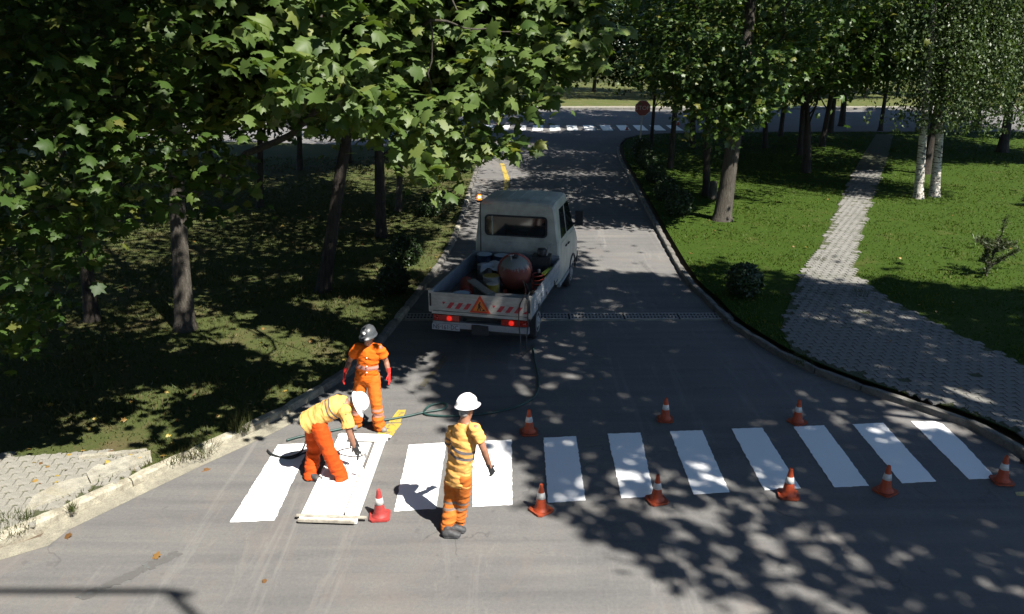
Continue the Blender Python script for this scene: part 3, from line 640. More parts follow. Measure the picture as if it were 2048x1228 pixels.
b = G(1612, 350); tree('forked_tree', 'dark forked tree standing left of the paved path', b, P(1612, 170, b.y), .21, [(b.x, b.y, 8.5, 4.6, 4.4, 3.4), el(1600, 110, b.y-1, 3.2, 2, 1.6), el(1720, 120, b.y-1, 2.6, 2, 1.4)], 'oak', 13000, .18, LOBED, 'bark_d', per=50, bend=.1,
     extra_limbs=[(P(1612, 215, b.y), P(1570, 40, b.y), .14, .06), (P(1614, 200, b.y), P(1680, 60, b.y), .12, .05)])
for (px, py, r_, lb, cx, cy) in ((1600, 315, .15, 'dark trunk hidden behind the forked tree', 1580, 120), (1643, 297, .15, 'mottled trunk just right of the forked tree', 1650, 110), (1683, 252, .2, 'stout dark trunk standing at the far road edge', 1690, 90), (1848, 352, .2, 'dark trunk standing between the two birches', 1850, 60), (2003, 308, .24, 'thick dark trunk at the right behind the birch foliage', 2010, 60), (1530, 300, .14, 'slim shaded tree behind the sturdy grey trunk', 1520, 110), (1760, 262, .13, 'slim tree at the far end of the paved path', 1770, 100), (1385, 300, .16, 'dark trunk just right of the stop sign bush', 1400, 60), (1480, 283, .15, 'dark trunk deep in shade near the junction', 1460, 80), (1560, 276, .14, 'slim trunk deep in shade by the far road', 1560, 80), (1340, 340, .13, 'thin trunk hidden in the shade behind the kerbside bushes', 1370, 40), (1660, 269, .17, 'dark tree on the far verge left of the path end', 1640, 60), (1850, 268, .17, 'dark tree on the far verge behind the birches', 1840, 50), (2080, 276, .18, 'dark tree on the far verge at the right edge', 2080, 60), (1950, 262, .15, 'leafy tree beside the far road at right', 1940, 70), (2120, 330, .2, 'leafy tree at the right edge of the lawn', 2130, 60)):
    b = G(px, py); random.seed(px)
    tree('park_tree', lb, b, (b.x+random.uniform(-.4, .4), b.y, 9), r_, [(b.x+1, b.y-1, 9, 5, 5, 3.2), el(cx, cy, b.y, 3.4, 2.4, 2)]+([(b.x+4.5, b.y+5.5, 11.5, 5.5, 5.5, 2.4)] if b.y > 45 else []), 'oak', 15000 if b.y < 45 else 19000, .24 if b.y < 38 else .34, LOBED if b.y > 45 else SIMPLE, 'bark_d', per=50)
b = G(1447, 271); tree('park_tree', 'tall tree spreading over the mouth of the junction from the right', b, (b.x-.3, b.y, 10), .2, [(6, b.y+4, 11.5, 8, 6.5, 2.6), (13, b.y+5, 11.5, 7, 6.5, 2.8), el(1440, 60, b.y, 3.6, 3, 2.4)], 'oak', 24000, .36, LOBED, 'bark_d', per=60, limbs=12)
b = G(850, 296); tree('park_tree', 'tall tree spreading over the junction from the left corner', b, (b.x+.4, b.y, 10), .2, [(-2, b.y+5, 11, 6.5, 6.5, 2.6), el(980, 60, b.y+3, 4.2, 3, 2.4), el(1110, 90, b.y+3, 3, 2.5, 1.8)], 'maple_shade', 20000, .36, LOBED, 'bark_d', per=60, limbs=12)
b = G(1302, 294); tree('young_tree', 'small dark round headed tree beside the stop sign', b, (b.x, b.y, 7), .10, [el(1300, 60, b.y, 3.2, 2.8, 3), el(1290, 120, b.y, 2.5, 2, 1.5), el(1370, 180, b.y, 1.4, 1.2, .8), (b.x+2, b.y-2, 9.5, 4, 4, 2.5)], 'maple_shade', 12000, .22, SIMPLE, 'bark_d', per=45, cr=.5)
# birches with hanging foliage
def weep(cx, cy, Y, n, rx, ry, ztop, zlow):
    c = P(cx, cy, Y); A = []
    for _ in range(n):
        x, y = c.x+random.gauss(0, rx), c.y+random.gauss(0, ry); z0 = random.uniform(zlow+1, ztop); Ls = random.uniform(.8, 2.4); k = int(26*Ls)
        t = np.linspace(0, 1, k); q = np.c_[x+rng.normal(0, .09, k)+t*random.uniform(-.3, .3), y+rng.normal(0, .09, k), np.maximum(z0-t*Ls, zlow)+rng.normal(0, .05, k)]; A.append(q)
    return np.concatenate(A)
bb = G(1836, 402); w1 = weep(1870, 20, bb.y+.5, 220, 1.3, 1.2, 11, 5.2); 
tree('birch_tree', 'left of the two white birches, leaning beside the path', bb, P(1850, -120, bb.y)+Vector((.2, 0, 5)), .15, None, 'birchleaf', 0, .12, SIMPLE, 'birch', pts=w1, outs=rng.normal(size=w1.shape)*.3, limbs=4, up=.2, hang_down=1.5, bend=.15, cull=False)
bb = G(1868, 398); w2 = np.concatenate([weep(1960, 60, bb.y-.5, 520, 1.35, 1.1, 11, 2.9), weep(1930, 120, bb.y-.5, 200, .9, .8, 7, 2.6), weep(2030, 20, bb.y-.5, 260, .9, .9, 11, 3.2)])
tree('birch_tree', 'right of the two white birches with weeping sunlit foliage', bb, P(1878, -120, bb.y)+Vector((.3, 0, 5)), .16, None, 'birchleaf', 0, .12, SIMPLE, 'birch', pts=w2, outs=rng.normal(size=w2.shape)*.3, limbs=5, up=.2, hang_down=1.5, bend=.1, cull=False)
# far trees beyond the junction
for i, x in enumerate((-62, -52, -43, -36, -29, -23, -17, -11.5, -6, -1.5, 4, 8.5, 13, 17.5, 22, 27, 33, 39, 46, 54, 62)):
    random.seed(100+i); y = YF+random.uniform(8, 12)+(9 if i % 2 else 0)+(8 if -3 < x < 3 else 0); hz = random.uniform(1.4, 2.6)
    tree('far_tree', 'leafy park tree in the row beyond the far road', (x, y, .1), (x+random.uniform(-.5, .5), y, 10), random.uniform(.14, .24), [(x, y, 8.2, 5.4, 4.4, 4.6), (x+random.uniform(-2, 2), y-1.5, hz+1.8, 4.2, 2.5, 1.7)], 'far_leaf', 8000, .38, SIMPLE, 'bark', per=40, cr=.7, group='far trees beyond the road', limbs=8, cull=False)
# distant wood: one mass
n = 70000; x = rng.uniform(-110, 110, n); y = YF+rng.uniform(30, 62, n); z = .4+rng.random(n)**.8*17
k = noise_tex  # (name kept free)
lump = np.array([noise.noise((a*.18, b_*.18, c*.25)) for a, b_, c in zip(x, y, z)]); okk = lump > -.12
pp = np.c_[x, y, z][okk]; me = leaves('woodland', pp, rng.normal(size=pp.shape)*.6+np.array([0, -.4, .7]), rng.uniform(.4, .8, len(pp)), SIMPLE, np.clip(lump[okk]+.4+rng.normal(0, .2, len(pp)), 0, 1))
tag(link('woodland', me, M['far_leaf']), 'dense far woodland closing the view', 'woodland', kind='stuff')
print('trees done')

# ------------------------------------------------------------------ bushes, grass, litter
def bush(px, py, rpx, label, squash=.95):
    c = G(px, py, .1); r = rpx/FPX*math.hypot(c.y, CAM_H); n = int(min(5200, 2600*r/.4)); d = unit(rng.normal(size=(n, 3)))
    lum = np.array([noise.noise(Vector(q)*2.4+Vector((px, 0, 0))) for q in d]); rad = r*(rng.uniform(.72, 1.0, n)+.10*lum); p = d*rad[:, None]; p[:, 2] = p[:, 2]*squash+r*squash*.85; ok = p[:, 2] > 0
    root = empty('round_bush', c); tag(root, label, 'bush', 'clipped round bushes')
    link('foliage', leaves('foliage', p[ok], d[ok]+rng.normal(size=(ok.sum(), 3))*.7, rng.uniform(.05, .085, ok.sum())*max(1, r/.45), SIMPLE), M['box'], root)
    v, f = tube_arrays([(0, 0, -.1), (0, 0, r*.9)], [.05, .03], 8); link('stem', tubes_mesh('stem', [(v, f)]), M['bark_d'], root)
bush(812, 528, 33, 'round dark bush on the left lawn nearest the truck'); bush(788, 585, 34, 'round dark bush in deep shade left of the truck bed'); bush(862, 432, 24, 'small round bush behind the others on the left lawn')
bush(1486, 590, 38, 'round clipped bush alone at the shade edge of the right lawn'); bush(1357, 430, 29, 'round bush nearest the sturdy trunk in the kerbside row')
bush(1331, 398, 25, 'second round bush in the kerbside row on the right'); bush(1310, 366, 22, 'third round bush in the kerbside row on the right'); bush(1293, 338, 22, 'fourth round bush in the kerbside row on the right'); bush(1284, 312, 20, 'round bush at the foot of the stop sign')
bush(915, 345, 30, 'broad dark bush at the left road bend')
def grass(name, poly, holes, n, xr, yr, mat, hgt, pw, keep=1.0):
    y = yr[0]+(yr[1]-yr[0])*rng.random(n)**pw; x = rng.uniform(-1, 1, n)*(y*.68+1.5)
    ok = inside(poly, x, y) & (x > xr[0]) & (x < xr[1])
    for h_ in holes: ok &= ~inside(h_, x+rng.normal(0, .16, n), y+rng.normal(0, .2, n))
    x, y = x[ok], y[ok]; m = len(x)
    nz = np.array([noise.noise((a*.7, b_*.7, 0))+.5*noise.noise((a*2.3, b_*2.3, 5)) for a, b_ in zip(x, y)])
    ok = nz > (rng.random(m)*1.6-1.25)*keep; x, y, nz = x[ok], y[ok], nz[ok]; m = len(x)
    a = rng.uniform(0, 2*math.pi, m); h = hgt*rng.uniform(.5, 1.3, m)*(1+.5*np.clip(nz, -.6, 1)); wd = .007+.0006*y; b0 = np.c_[x, y, np.full(m, .095)]
    dx = np.c_[np.cos(a), np.sin(a), np.zeros(m)]*wd[:, None]; l = rng.normal(0, .45, (m, 2))*h[:, None]
    tip = b0+np.c_[l, h]
    V = np.stack([b0-dx, b0+dx, tip], 1).reshape(-1, 3); F = np.arange(3*m).reshape(-1, 3)
    me = mesh_np(name, V, F, np.repeat(np.clip(rng.normal(.45, .25, m)+nz*.25, 0, 1), 3)); o = link(name, me, mat); tag(o, kind='stuff'); return o
hole = [tuple(p) for p in pathpoly2]
tag(grass('grass', lawnR, [hole], 260000, (0, 46), (11, 56), M['grass_r'], .046, 1.3), 'green mown grass of the right lawn', 'grass')
tag(grass('grass', lawnL, [lpoly], 150000, (-30, 2), (8, 40), M['grass_l'], .07, 1.5, .8), 'thin dry grass of the shaded left lawn', 'grass')
def tuft(px, py, n, h, label, z=.1, spread=.13):
    c = G(px, py, z); a = rng.uniform(0, 2*math.pi, n); r = spread*np.sqrt(rng.random(n)); b0 = np.c_[r*np.cos(a), r*np.sin(a), np.zeros(n)-.01]
    hh = h*rng.uniform(.5, 1.2, n); tip = b0*1.15+np.c_[rng.normal(0, .35, (n, 2))*hh[:, None], hh]; w_ = np.c_[np.sin(a), -np.cos(a), np.zeros(n)]*.005
    V = np.stack([b0-w_, b0+w_, tip], 1).reshape(-1, 3)
    o = link('weed_tuft', mesh_np('weed', V, np.arange(3*n).reshape(-1, 3), np.repeat(rng.random(n)*.7, 3)), M['grass_l'], None, False, c); tag(o, label, 'weed', 'weeds along the kerbs')
tuft(478, 856, 160, .32, 'tall weed at the left kerb beside the tree shadow', spread=.2); tuft(145, 1018, 60, .12, 'small weed growing in the gap behind the left kerb', .13, .06); tuft(52, 1038, 70, .14, 'weed at the corner of the pale paved verge', .11, .08)
tuft(18, 1052, 220, .12, 'grass clump at the left picture edge behind the kerb', .1, .3); tuft(395, 900, 190, .16, 'grass clump right of the broken concrete slab', .1, .3); tuft(350, 912, 190, .16, 'grass clump touching the end of the concrete slab', .1, .25)
tuft(1722, 590, 90, .2, 'grass tuft at the right edge where the path narrows', .1, .25); tuft(1640, 520, 90, .14, 'grass creeping over the left edge of the sunny path', .11, .2); tuft(1600, 720, 110, .12, 'weeds in the joint behind the right kerb', .11, .3)
# fallen leaves: scattered litter as one mass, the conspicuous ones singly
n = 900; y = 9+22*rng.random(n)**1.4; x = rng.uniform(-1, 1, n)*(y*.66); ok = (inside(lawnL, x, y) | (inside(lawnR, x, y) & (rng.random(n) < .12)) | (rng.random(n) < .004)); x, y = x[ok], y[ok]; m = len(x)
z = np.where(inside(lawnL, x, y) | inside(lawnR, x, y), .13, .012)
me = leaves('fallen_leaves', np.c_[x, y, z], np.array([0, 0, 1])+rng.normal(size=(m, 3))*.35, rng.uniform(.05, .1, m), LOBED); tag(link('fallen_leaves', me, M['dry_leaf']), 'scattered dry leaves on the lawns', 'leaf litter', kind='stuff')
for px, py, s_, rv, lb in ((418, 937, .12, .0, 'brown dry leaf curled on the gutter right of the slab'), (309, 1117, .10, .9, 'reddish dry leaf on the sunny asphalt at lower left'), (690, 714, .11, .65, 'yellow leaf on the kerb beside the standing worker'), (130, 1073, .09, .0, 'dark dry leaf lying in the pale gutter'), (532, 1163, .05, .0, 'tiny brown leaf on asphalt below the stencil')):
    c = G(px, py, .012 if px != 690 else .14); me = leaves('leaf', np.zeros((1, 3)), np.array([[random.uniform(-.5, .5), -.4, 1]]), [s_], MAPLE, np.array([rv])); tag(link('fallen_leaf', me, M['dry_leaf'], None, False, c), lb, 'leaf')
# young pine on the right lawn
def sapling(px, py, H, label, seed):
    random.seed(seed); b_ = G(px, py, .1); root = empty('pine_sapling', b_); tag(root, label, 'sapling'); parts = []; N = []
    stems = [((0, 0, 0), (.15, 0, H*.55), .028), ((.15, 0, H*.5), (.25, .05, H), .018)]
    for k in range(17):
        z0 = random.uniform(.05, .55)*H; an = random.uniform(0, 2*math.pi); L = random.uniform(.35, .75)*H*.7; sgn = Vector((math.cos(an), math.sin(an)*.8, random.uniform(.2, .8)))
        stems.append(((.12*z0/H, 0, z0), tuple(Vector((.12*z0/H, 0, z0))+sgn*L), .014))
    for a, b2, r_ in stems:
        parts.append(limb(a, b2, r_, .005, 6, .05, 4))
        a, b2 = Vector(a), Vector(b2)
        for _ in range(85): t = random.uniform(.3, 1); N.append(np.array(a.lerp(b2, t)))
    link('stem', tubes_mesh('stem', parts), M['bark'], root); N = np.array(N)+rng.normal(size=(len(N), 3))*.01; th = (SIMPLE[0]*np.array([.16, 1, 1]), SIMPLE[1])
    link('needles', leaves('needles', N, rng.normal(size=N.shape), rng.uniform(.09, .17, len(N)), th, None, rng.normal(size=N.shape)*.5+np.array([0, 0, .8])), M['needles'], root)
sapling(1972, 552, 1.45, 'sparse young pine standing alone on the right lawn', 5); sapling(2062, 412, .8, 'small shrubby sapling cut by the right picture edge', 6)

# ------------------------------------------------------------------ road workers
M['skin'] = pm('skin', (.30, .145, .085), (.24, .11, .065), 20, .55, .1, 0, .4)
M['skin_d'] = pm('skin_tanned', (.24, .115, .07), (.19, .09, .055), 20, .55, .1, 0, .4)
M['hair'] = pm('grey_hair', (.26, .25, .24), (.14, .135, .13), 60, .8, .3)
M['hair_d'] = pm('dark_hair', (.02, .017, .015), (.012, .01, .01), 60, .7, .3)
M['shirt_hi'] = make_cloth('shirt_hivis', (.62, .32, .09), [(.47, .515), (.575, .62)], (.11, .10, .10), dirt_shade=(.52, .19, .04))  # orange patches paint shading variation into the yellow cloth
M['shirt_bent'] = make_cloth('shirt_hivis_bands', (.62, .35, .10), [(.60, .635), (.685, .72)], (.12, .11, .10), dirt_shade=(.52, .20, .05))  # shading on the bent back painted in as orange patches
M['shirt_or'] = make_cloth('shirt_orange', (.56, .105, .007), [(.36, .47)], (.34, .16, .13))
M['trous_or'] = make_cloth('trousers_orange', (.45, .055, .006), (), dirt_shade=(.42, .10, .022))
M['trous_3'] = make_cloth('trousers_faded_orange', (.44, .125, .022), [(.29, .325), (.375, .41)], (.20, .15, .12), 'h', (.30, .10, .03))
M['trous_1'] = make_cloth('trousers_bright_orange', (.50, .115, .014), [(.26, .33), (.36, .40)], (.34, .17, .13), 'h')
M['glove_red'] = pm('red_glove', (.62, .025, .015), (.45, .015, .012), 30, .6, .2); M['glove_blk'] = pm('black_glove', (.022, .023, .024), (.013, .013, .014), 30, .55, .2)
M['helmet_w'] = pm('white_helmet', (.80, .80, .78), (.74, .74, .72), 12, .3, 0, 0, .5); M['helmet_g'] = pm('grey_helmet', (.052, .056, .06), (.04, .043, .046), 12, .4, 0, 0, .5)
M['strap'] = pm('grey_strap', (.35, .35, .34), (.25, .25, .25), 20, .7); M['boot'] = pm('dark_boot', (.045, .045, .047), (.028, .028, .029), 25, .6, .3)
M['shoe'] = pm('dusty_shoe', (.19, .18, .17), (.10, .095, .09), 18, .7, .3); M['shoe_w'] = pm('white_shoe', (.6, .58, .55), (.4, .38, .36), 18, .6, .2); M['button'] = pm('button', (.75, .68, .55), None, 5, .4)

DG = None
def fuse(name, parts, voxel, iters=4, fac=.5):
    V, F = join_arrays(parts); me = bpy.data.meshes.new(name); me.from_pydata(V, [], F); me.update()
    bm = bmesh.new(); bm.from_mesh(me); bmesh.ops.recalc_face_normals(bm, faces=bm.faces); bm.to_mesh(me); bm.free()
    o = bpy.data.objects.new('tmp', me); COL.objects.link(o)
    r = o.modifiers.new('r', 'REMESH'); r.mode = 'VOXEL'; r.voxel_size = voxel
    s = o.modifiers.new('s', 'SMOOTH'); s.factor = fac; s.iterations = iters
    dg = bpy.context.evaluated_depsgraph_get(); out = bpy.data.meshes.new_from_object(o.evaluated_get(dg)); out.name = name
    bpy.data.objects.remove(o); bpy.data.meshes.remove(me); return out
def get_co(me):
    a = np.zeros(len(me.vertices)*3, np.float32); me.vertices.foreach_get('co', a); return a.reshape(-1, 3).astype(float)
def get_no(me):
    a = np.zeros(len(me.vertices)*3, np.float32); me.vertex_normals.foreach_get('vector', a); return a.reshape(-1, 3).astype(float)
def set_co(me, co): me.vertices.foreach_set('co', co.astype(np.float32).ravel()); me.update()
def folds(me, amp, freq, axis, aniso, seed, weight=None):
    """cloth creases: ridged noise squeezed along one axis"""
    co = get_co(me); no = get_no(me); ax = Vector(axis).normalized(); d = np.zeros(len(co))
    for i, c in enumerate(co):
        v = Vector(c); k = v.dot(ax); q = (v-ax*k)*freq+ax*(k*freq*aniso)+Vector((seed, seed*2, 0))
        n1 = 1-2*abs(noise.noise(q)); n2 = 1-2*abs(noise.noise(q*2.1+Vector((9, 3, 1)))); d[i] = n1*.7+n2*.3-.25
    if weight is not None: d = d*weight(co)
    set_co(me, co+no*(d*amp)[:, None])
def set_attr(me, name, vals):
    a = me.attributes.new(name, 'FLOAT', 'POINT'); a.data.foreach_set('value', np.asarray(vals, np.float32))
def tA(pts, rads, seg=14, side=None, cap='round'): return tube_arrays(pts, rads, seg, side, cap)
def glove_mesh(Wr, D, N, thumb_side, curl=.35, spread=1.0, L=1.0):
    """Wr wrist, D towards the fingertips, N palm normal; curl bends the fingers to the palm side"""
    D = D.normalized(); N = (N-D*N.dot(D)).normalized(); S = D.cross(N)*thumb_side
    parts = [tA([Wr-D*.075, Wr-D*.01, Wr+D*.02], [(.040, .034), (.033, .027), (.036, .022)], 12, S, 'flat'), tA([Wr, Wr+D*.045, Wr+D*.092*L], [(.034, .020), (.043, .018), (.041, .015)], 12, S)]
    for k, (off, ln) in enumerate(((.031, .072), (.0105, .083), (-.0105, .077), (-.030, .06))):
        b = Wr+D*.088*L+S*off*1.05; d = (D+S*off*3.5*spread).normalized(); p = [b-d*.015]; c = curl*(1+.18*k); a = 0; q = b
        for j, f in enumerate((.42, .33, .25)):
            q = q+(d*math.cos(a)+N*math.sin(a))*ln*f*L; p.append(q); a += c
        parts.append(tA(p, [.0105, .0100, .0092, .0078], 8))
    t0 = Wr+D*.025+S*.03; d = (D*.65+S*.75+N*.25).normalized(); t1 = t0+d*.045; t2 = t1+(D*.85+S*.3+N*.45).normalized()*.036
    parts.append(tA([t0-d*.01, t1, t2], [.0145, .0118, .0095], 8)); return fuse('glove', parts, .0042, 2, .4)
def boot_mesh(ankle, heel, toe, w_=.045):
    h, t = Vector((heel.x, heel.y, 0)), Vector((toe.x, toe.y, 0)); d = (t-h).normalized(); L = (t-h).length; up = Vector((0, 0, 1)); s = d.cross(up)
    parts = [tA([h+d*.035+up*.05, h+d*L*.35+up*.055, h+d*L*.65+up*.045, t-d*.045+up*.036], [(w_*.85, .05), (w_*.9, .055), (w_*1.08, .045), (w_*.95, .034)], 14, s), tA([h+d*.06+up*.05, ankle+up*.04], [(.045, .05), (.045, .048)], 12, s),
             tA([h+d*.03+up*.014, h+d*L*.5+up*.014, t-d*.045+up*.014], [(w_*.9, .016), (w_*.95, .016), (w_*1.05, .016)], 12, s)]
    me = fuse('boot', parts, .0065, 3); co = get_co(me); co[:, 2] = np.maximum(co[:, 2], .010); set_co(me, co); return me
def helmet_mesh(c, U, Fw, S, a=.112, b=.135, h=.128, peak=.055):
    """dome with a flared brim and a front peak; c lies on the brim plane"""
    nu, V, F = 32, [], []
    def ringv(sc, z, pk):
        st = len(V)
        for i in range(nu):
            th = 2*math.pi*i/nu; f = max(0, math.sin(th))**3
            V.append(tuple(c+S*(a*sc*math.cos(th))+Fw*((b*sc+pk*f)*math.sin(th))+U*z))
        return st
    rs = [ringv(.95, -.012, 0), ringv(1.10, -.024, peak), ringv(1.15, -.022, peak*1.05), ringv(1.13, -.015, peak*.95), ringv(1.02, .004, 0)]
    for q in range(1, 9):
        p = q/9*math.pi/2; rs.append(ringv(1.01*math.cos(p)**.85, .004+h*math.sin(p), 0))
    for r0, r1 in zip(rs, rs[1:]):
        for i in range(nu): F.append((r0+i, r0+(i+1) % nu, r1+(i+1) % nu, r1+i))
    F.append(tuple(range(rs[-1], rs[-1]+nu))); me = bpy.data.meshes.new('helmet'); me.from_pydata(V, [], F)
    bm = bmesh.new(); bm.from_mesh(me)
    for x in (-.035, 0, .035):      # ribs over the crown
        pts = []
        for q in range(0, 13):
            p = math.radians(25+130*q/12); pts.append(c+S*x+Fw*(b*.97*math.cos(p))+U*(.006+h*(1.0-abs(x)*2.2)*math.sin(p)))
        v, f = tube_arrays(pts, [.007]*len(pts), 6); vv = [bm.verts.new(k) for k in v]
        for k in f: bm.faces.new([vv[i] for i in k])
    bmesh.ops.recalc_face_normals(bm, faces=bm.faces); bm.to_mesh(me); bm.free(); return me
def head_parts(h, U, Fw, S):
    return [tA([h-U*.105+Fw*.028, h-U*.06+Fw*.018, h+U*.0, h+U*.055, h+U*.095], [(.042, .045), (.060, .072), (.073, .092), (.074, .096), (.058, .075)], 16, S),
            tA([h+Fw*.088+U*.02, h+Fw*.106-U*.028], [.010, .015], 8), tA([h+Fw*.085+U*.034-S*.04, h+Fw*.092+U*.034, h+Fw*.085+U*.034+S*.04], [.011, .012, .011], 8),
            tA([h+S*.074-U*.035+Fw*-.005, h+S*.080+U*.02-Fw*.012], [(.010, .016), (.010, .02)], 8), tA([h-S*.074-U*.035-Fw*.005, h-S*.080+U*.02-Fw*.012], [(.010, .016), (.010, .02)], 8),
            tA([h+Fw*.082-U*.062-S*.022, h+Fw*.090-U*.062, h+Fw*.082-U*.062+S*.022], [.009, .011, .009], 8)]
def worker(label, J, c):
    root = empty('person', J['foot']); tag(root, label, 'person'); R = J['foot']
    def add(name, me, mat, par=None):
        co = get_co(me)-np.array(R); set_co(me, co); return link(name, me, M[mat], par or root, True)
    g = lambda k: J[k]-Vector((0, 0, 0))
    U = J['headU'].normalized(); Fw = (J['headF']-U*J['headF'].dot(U)).normalized(); S = Fw.cross(U)
    side = (g('shR')-g('shL')).normalized(); pel, nk = g('pelvis'), g('neck'); sp = nk-pel; ax = sp.normalized(); h = g('head'); ch = g('chest')
    hs = (g('hipR')-g('hipL')).normalized()
    # one continuous body under the clothes
    body = head_parts(h, U, Fw, S)+[tA([nk-ax*.06, nk+(h-nk)*.3, h-U*.05-Fw*.012], [(.075, .065), (.057, .058), (.055, .06)], 14, side), tA([pel, ch, nk-ax*.05], [(.13, .085), (.14, .095), (.11, .065)], 14, side), tA([g('shL'), g('shR')], [.055, .055], 12)]
    for s in 'LR':
        body.append(tA([g('sh'+s), g('sh'+s).lerp(g('el'+s), .5), g('el'+s), g('el'+s).lerp(g('wr'+s), .3), g('wr'+s)], [.056, .048, .040, .043, .029], 12))
        body.append(tA([g('hip'+s), g('kn'+s), g('an'+s)], [.075, .05, .038], 12))
    add('body', fuse('body', body, .0095, 3), c['skin'])
    for s in (-1, 1):
        e = bmesh.new(); bmesh.ops.create_uvsphere(e, u_segments=10, v_segments=8, radius=.011); me = bpy.data.meshes.new('eye'); e.to_mesh(me); e.free()
        q = h+Fw*.086+S*(.031*s)+U*.012; set_co(me, get_co(me)+np.array(q)); add('eye', me, 'hair_d')
    # hair
    hr = [tA([h-U*.045-Fw*.045, h+U*.01-Fw*.028, h+U*.07-Fw*.01], [(.060, .052), (.078, .078), (.072, .085)], 16, S)]
    add('hair', fuse('hair', hr, .009, 2), c['hair'])
    # trousers
    tr = [tA([pel+ax*.05, pel, pel-ax*.07], [(.165*c.get('cut', 1), .115), (.178*c.get('cut', 1), .125), (.172*c.get('cut', 1), .122)], 18, hs)]
    w0 = c.get('leg', 1.0)
    for s in 'LR':
        a, k, n = g('hip'+s), g('kn'+s), g('an'+s); dn = (n-k).normalized(); hem = n+dn*c.get('hem', .02)
        tr.append(tA([a+Vector((0, 0, .03)), a.lerp(k, .45), k, k.lerp(n, .45), n-dn*.07, hem], [.108*w0, .100*w0, .086*w0, .086*w0, .084*w0, .084*w0], 14, hs, 'round'))
    me = fuse('trousers', tr, .0105, 5)
    zk = (g('knL').z+g('knR').z)/2
    folds(me, .026, 4.8, (0, .15, 1), 2.3, c['seed'], lambda co: np.where(co[:, 2] < zk, .55+.75*np.clip((zk-co[:, 2])/zk, 0, 1), .55))
    co = get_co(me); co[:, 2] = np.maximum(co[:, 2], .02); set_co(me, co); set_attr(me, 'h', co[:, 2]); set_attr(me, 't', np.zeros(len(co))); add('trousers', me, c['trousers'])
    # shirt
    hem = pel-ax*c.get('shirt_low', .10); k = c.get('fat', 1.0)
    shp = [tA([hem, pel.lerp(hem, .3), pel.lerp(ch, .5), ch, ch.lerp(nk, .45), nk-ax*.025], [(.192*k, .140*k), (.186*k, .135*k), (.178*k, .132*k), (.185*k, .138*k), (.160*k, .112), (.080, .074)], 20, side, 'flat'), tA([g('shL')+side*.015, g('shR')-side*.015], [.075*c.get('cut', 1), .075*c.get('cut', 1)], 12, None)]
    for s in 'LR':
        e = g('sh'+s).lerp(g('el'+s), c.get('sleeve', .72)); shp.append(tA([g('sh'+s).lerp(ch, .12), g('sh'+s).lerp(e, .5), e], [.078*c.get('cut', 1), .074*c.get('cut', 1), .076*c.get('cut', 1)], 14, None, 'flat'))
    me = fuse('shirt', shp, .0105, 4); folds(me, .026, 4.2, ax, 2.2, c['seed']+3.3)
    co = get_co(me); t = (co-np.array(hem))@np.array(nk-hem)/((nk-hem).length_squared)
    # sleeves carry no band
    set_attr(me, 't', t); set_attr(me, 'h', co[:, 2]*0); add('shirt', me, c['shirt'])
    for s in 'LR':
        D = (g('tip'+s)-g('wr'+s)); add('glove', glove_mesh(g('wr'+s), D, J['palm'+s], c['thumb'+s], c.get('curl'+s, .35), c.get('spread', 1)), c['glove'])
        add('boot', boot_mesh(g('an'+s), J['heel'+s], J['toe'+s], c.get('bootw', .046)), c['boot'+s] if 'boot'+s in c else c['boot'])
    hc = h+U*.048; hm = add('helmet', helmet_mesh(hc, U, Fw, S), c['helmet'])
    v, f = tube_arrays([hc-U*.03+S*.088*math.cos(a_)+Fw*(.108*math.sin(a_)-.006) for a_ in np.linspace(math.pi*1.0, math.pi*2.0, 13)], [(.006, .016)]*13, 8, U)
    add('headband', tubes_mesh('headband', [(v, f)]), 'strap', hm)
    return root, add, hm, (h, U, Fw, S)

# worker standing with his back to the viewer
Y0 = 8.58; feet = G(910, 1070)
J = dict(foot=Vector((feet.x, feet.y, 0)), pelvis=P(917, 948, 8.62), chest=P(926, 884, 8.60), neck=P(930, 842, 8.60), head=P(933, 817, 8.62), headU=Vector((.04, .10, 1)), headF=Vector((.66, .70, -.25)),
         shL=P(903, 861, 8.76), shR=P(952, 858, 8.46), elL=P(901, 903, 8.92), elR=P(967, 898, 8.44), wrL=P(914, 905, 9.10), wrR=P(980, 934, 8.54), tipL=P(925, 900, 9.2), tipR=P(992, 962, 8.62),
         hipL=P(906, 958, 8.68), hipR=P(928, 958, 8.55), knL=P(901, 1003, 8.70), knR=P(924, 1006, 8.68), anL=P(896, 1055, 8.62), anR=P(913, 1052, 8.74), palmL=Vector((0, 0, -1)), palmR=Vector((-.8, .5, .2)))
J['heelL'] = G(884, 1074); J['toeL'] = G(924, 1075); J['heelR'] = G(899, 1066); J['toeR'] = G(935, 1064)
worker('worker in white helmet and yellow-orange clothes seen from behind', J, dict(skin='skin', hair='hair', trousers='trous_3', shirt='shirt_hi', glove='glove_blk', boot='boot', helmet='helmet_w', seed=2.0, thumbL=1, thumbR=1, curlR=.55, spread=1.6, sleeve=.60, hem=.03, leg=.92, fat=.90, cut=.82, shirt_low=.12))
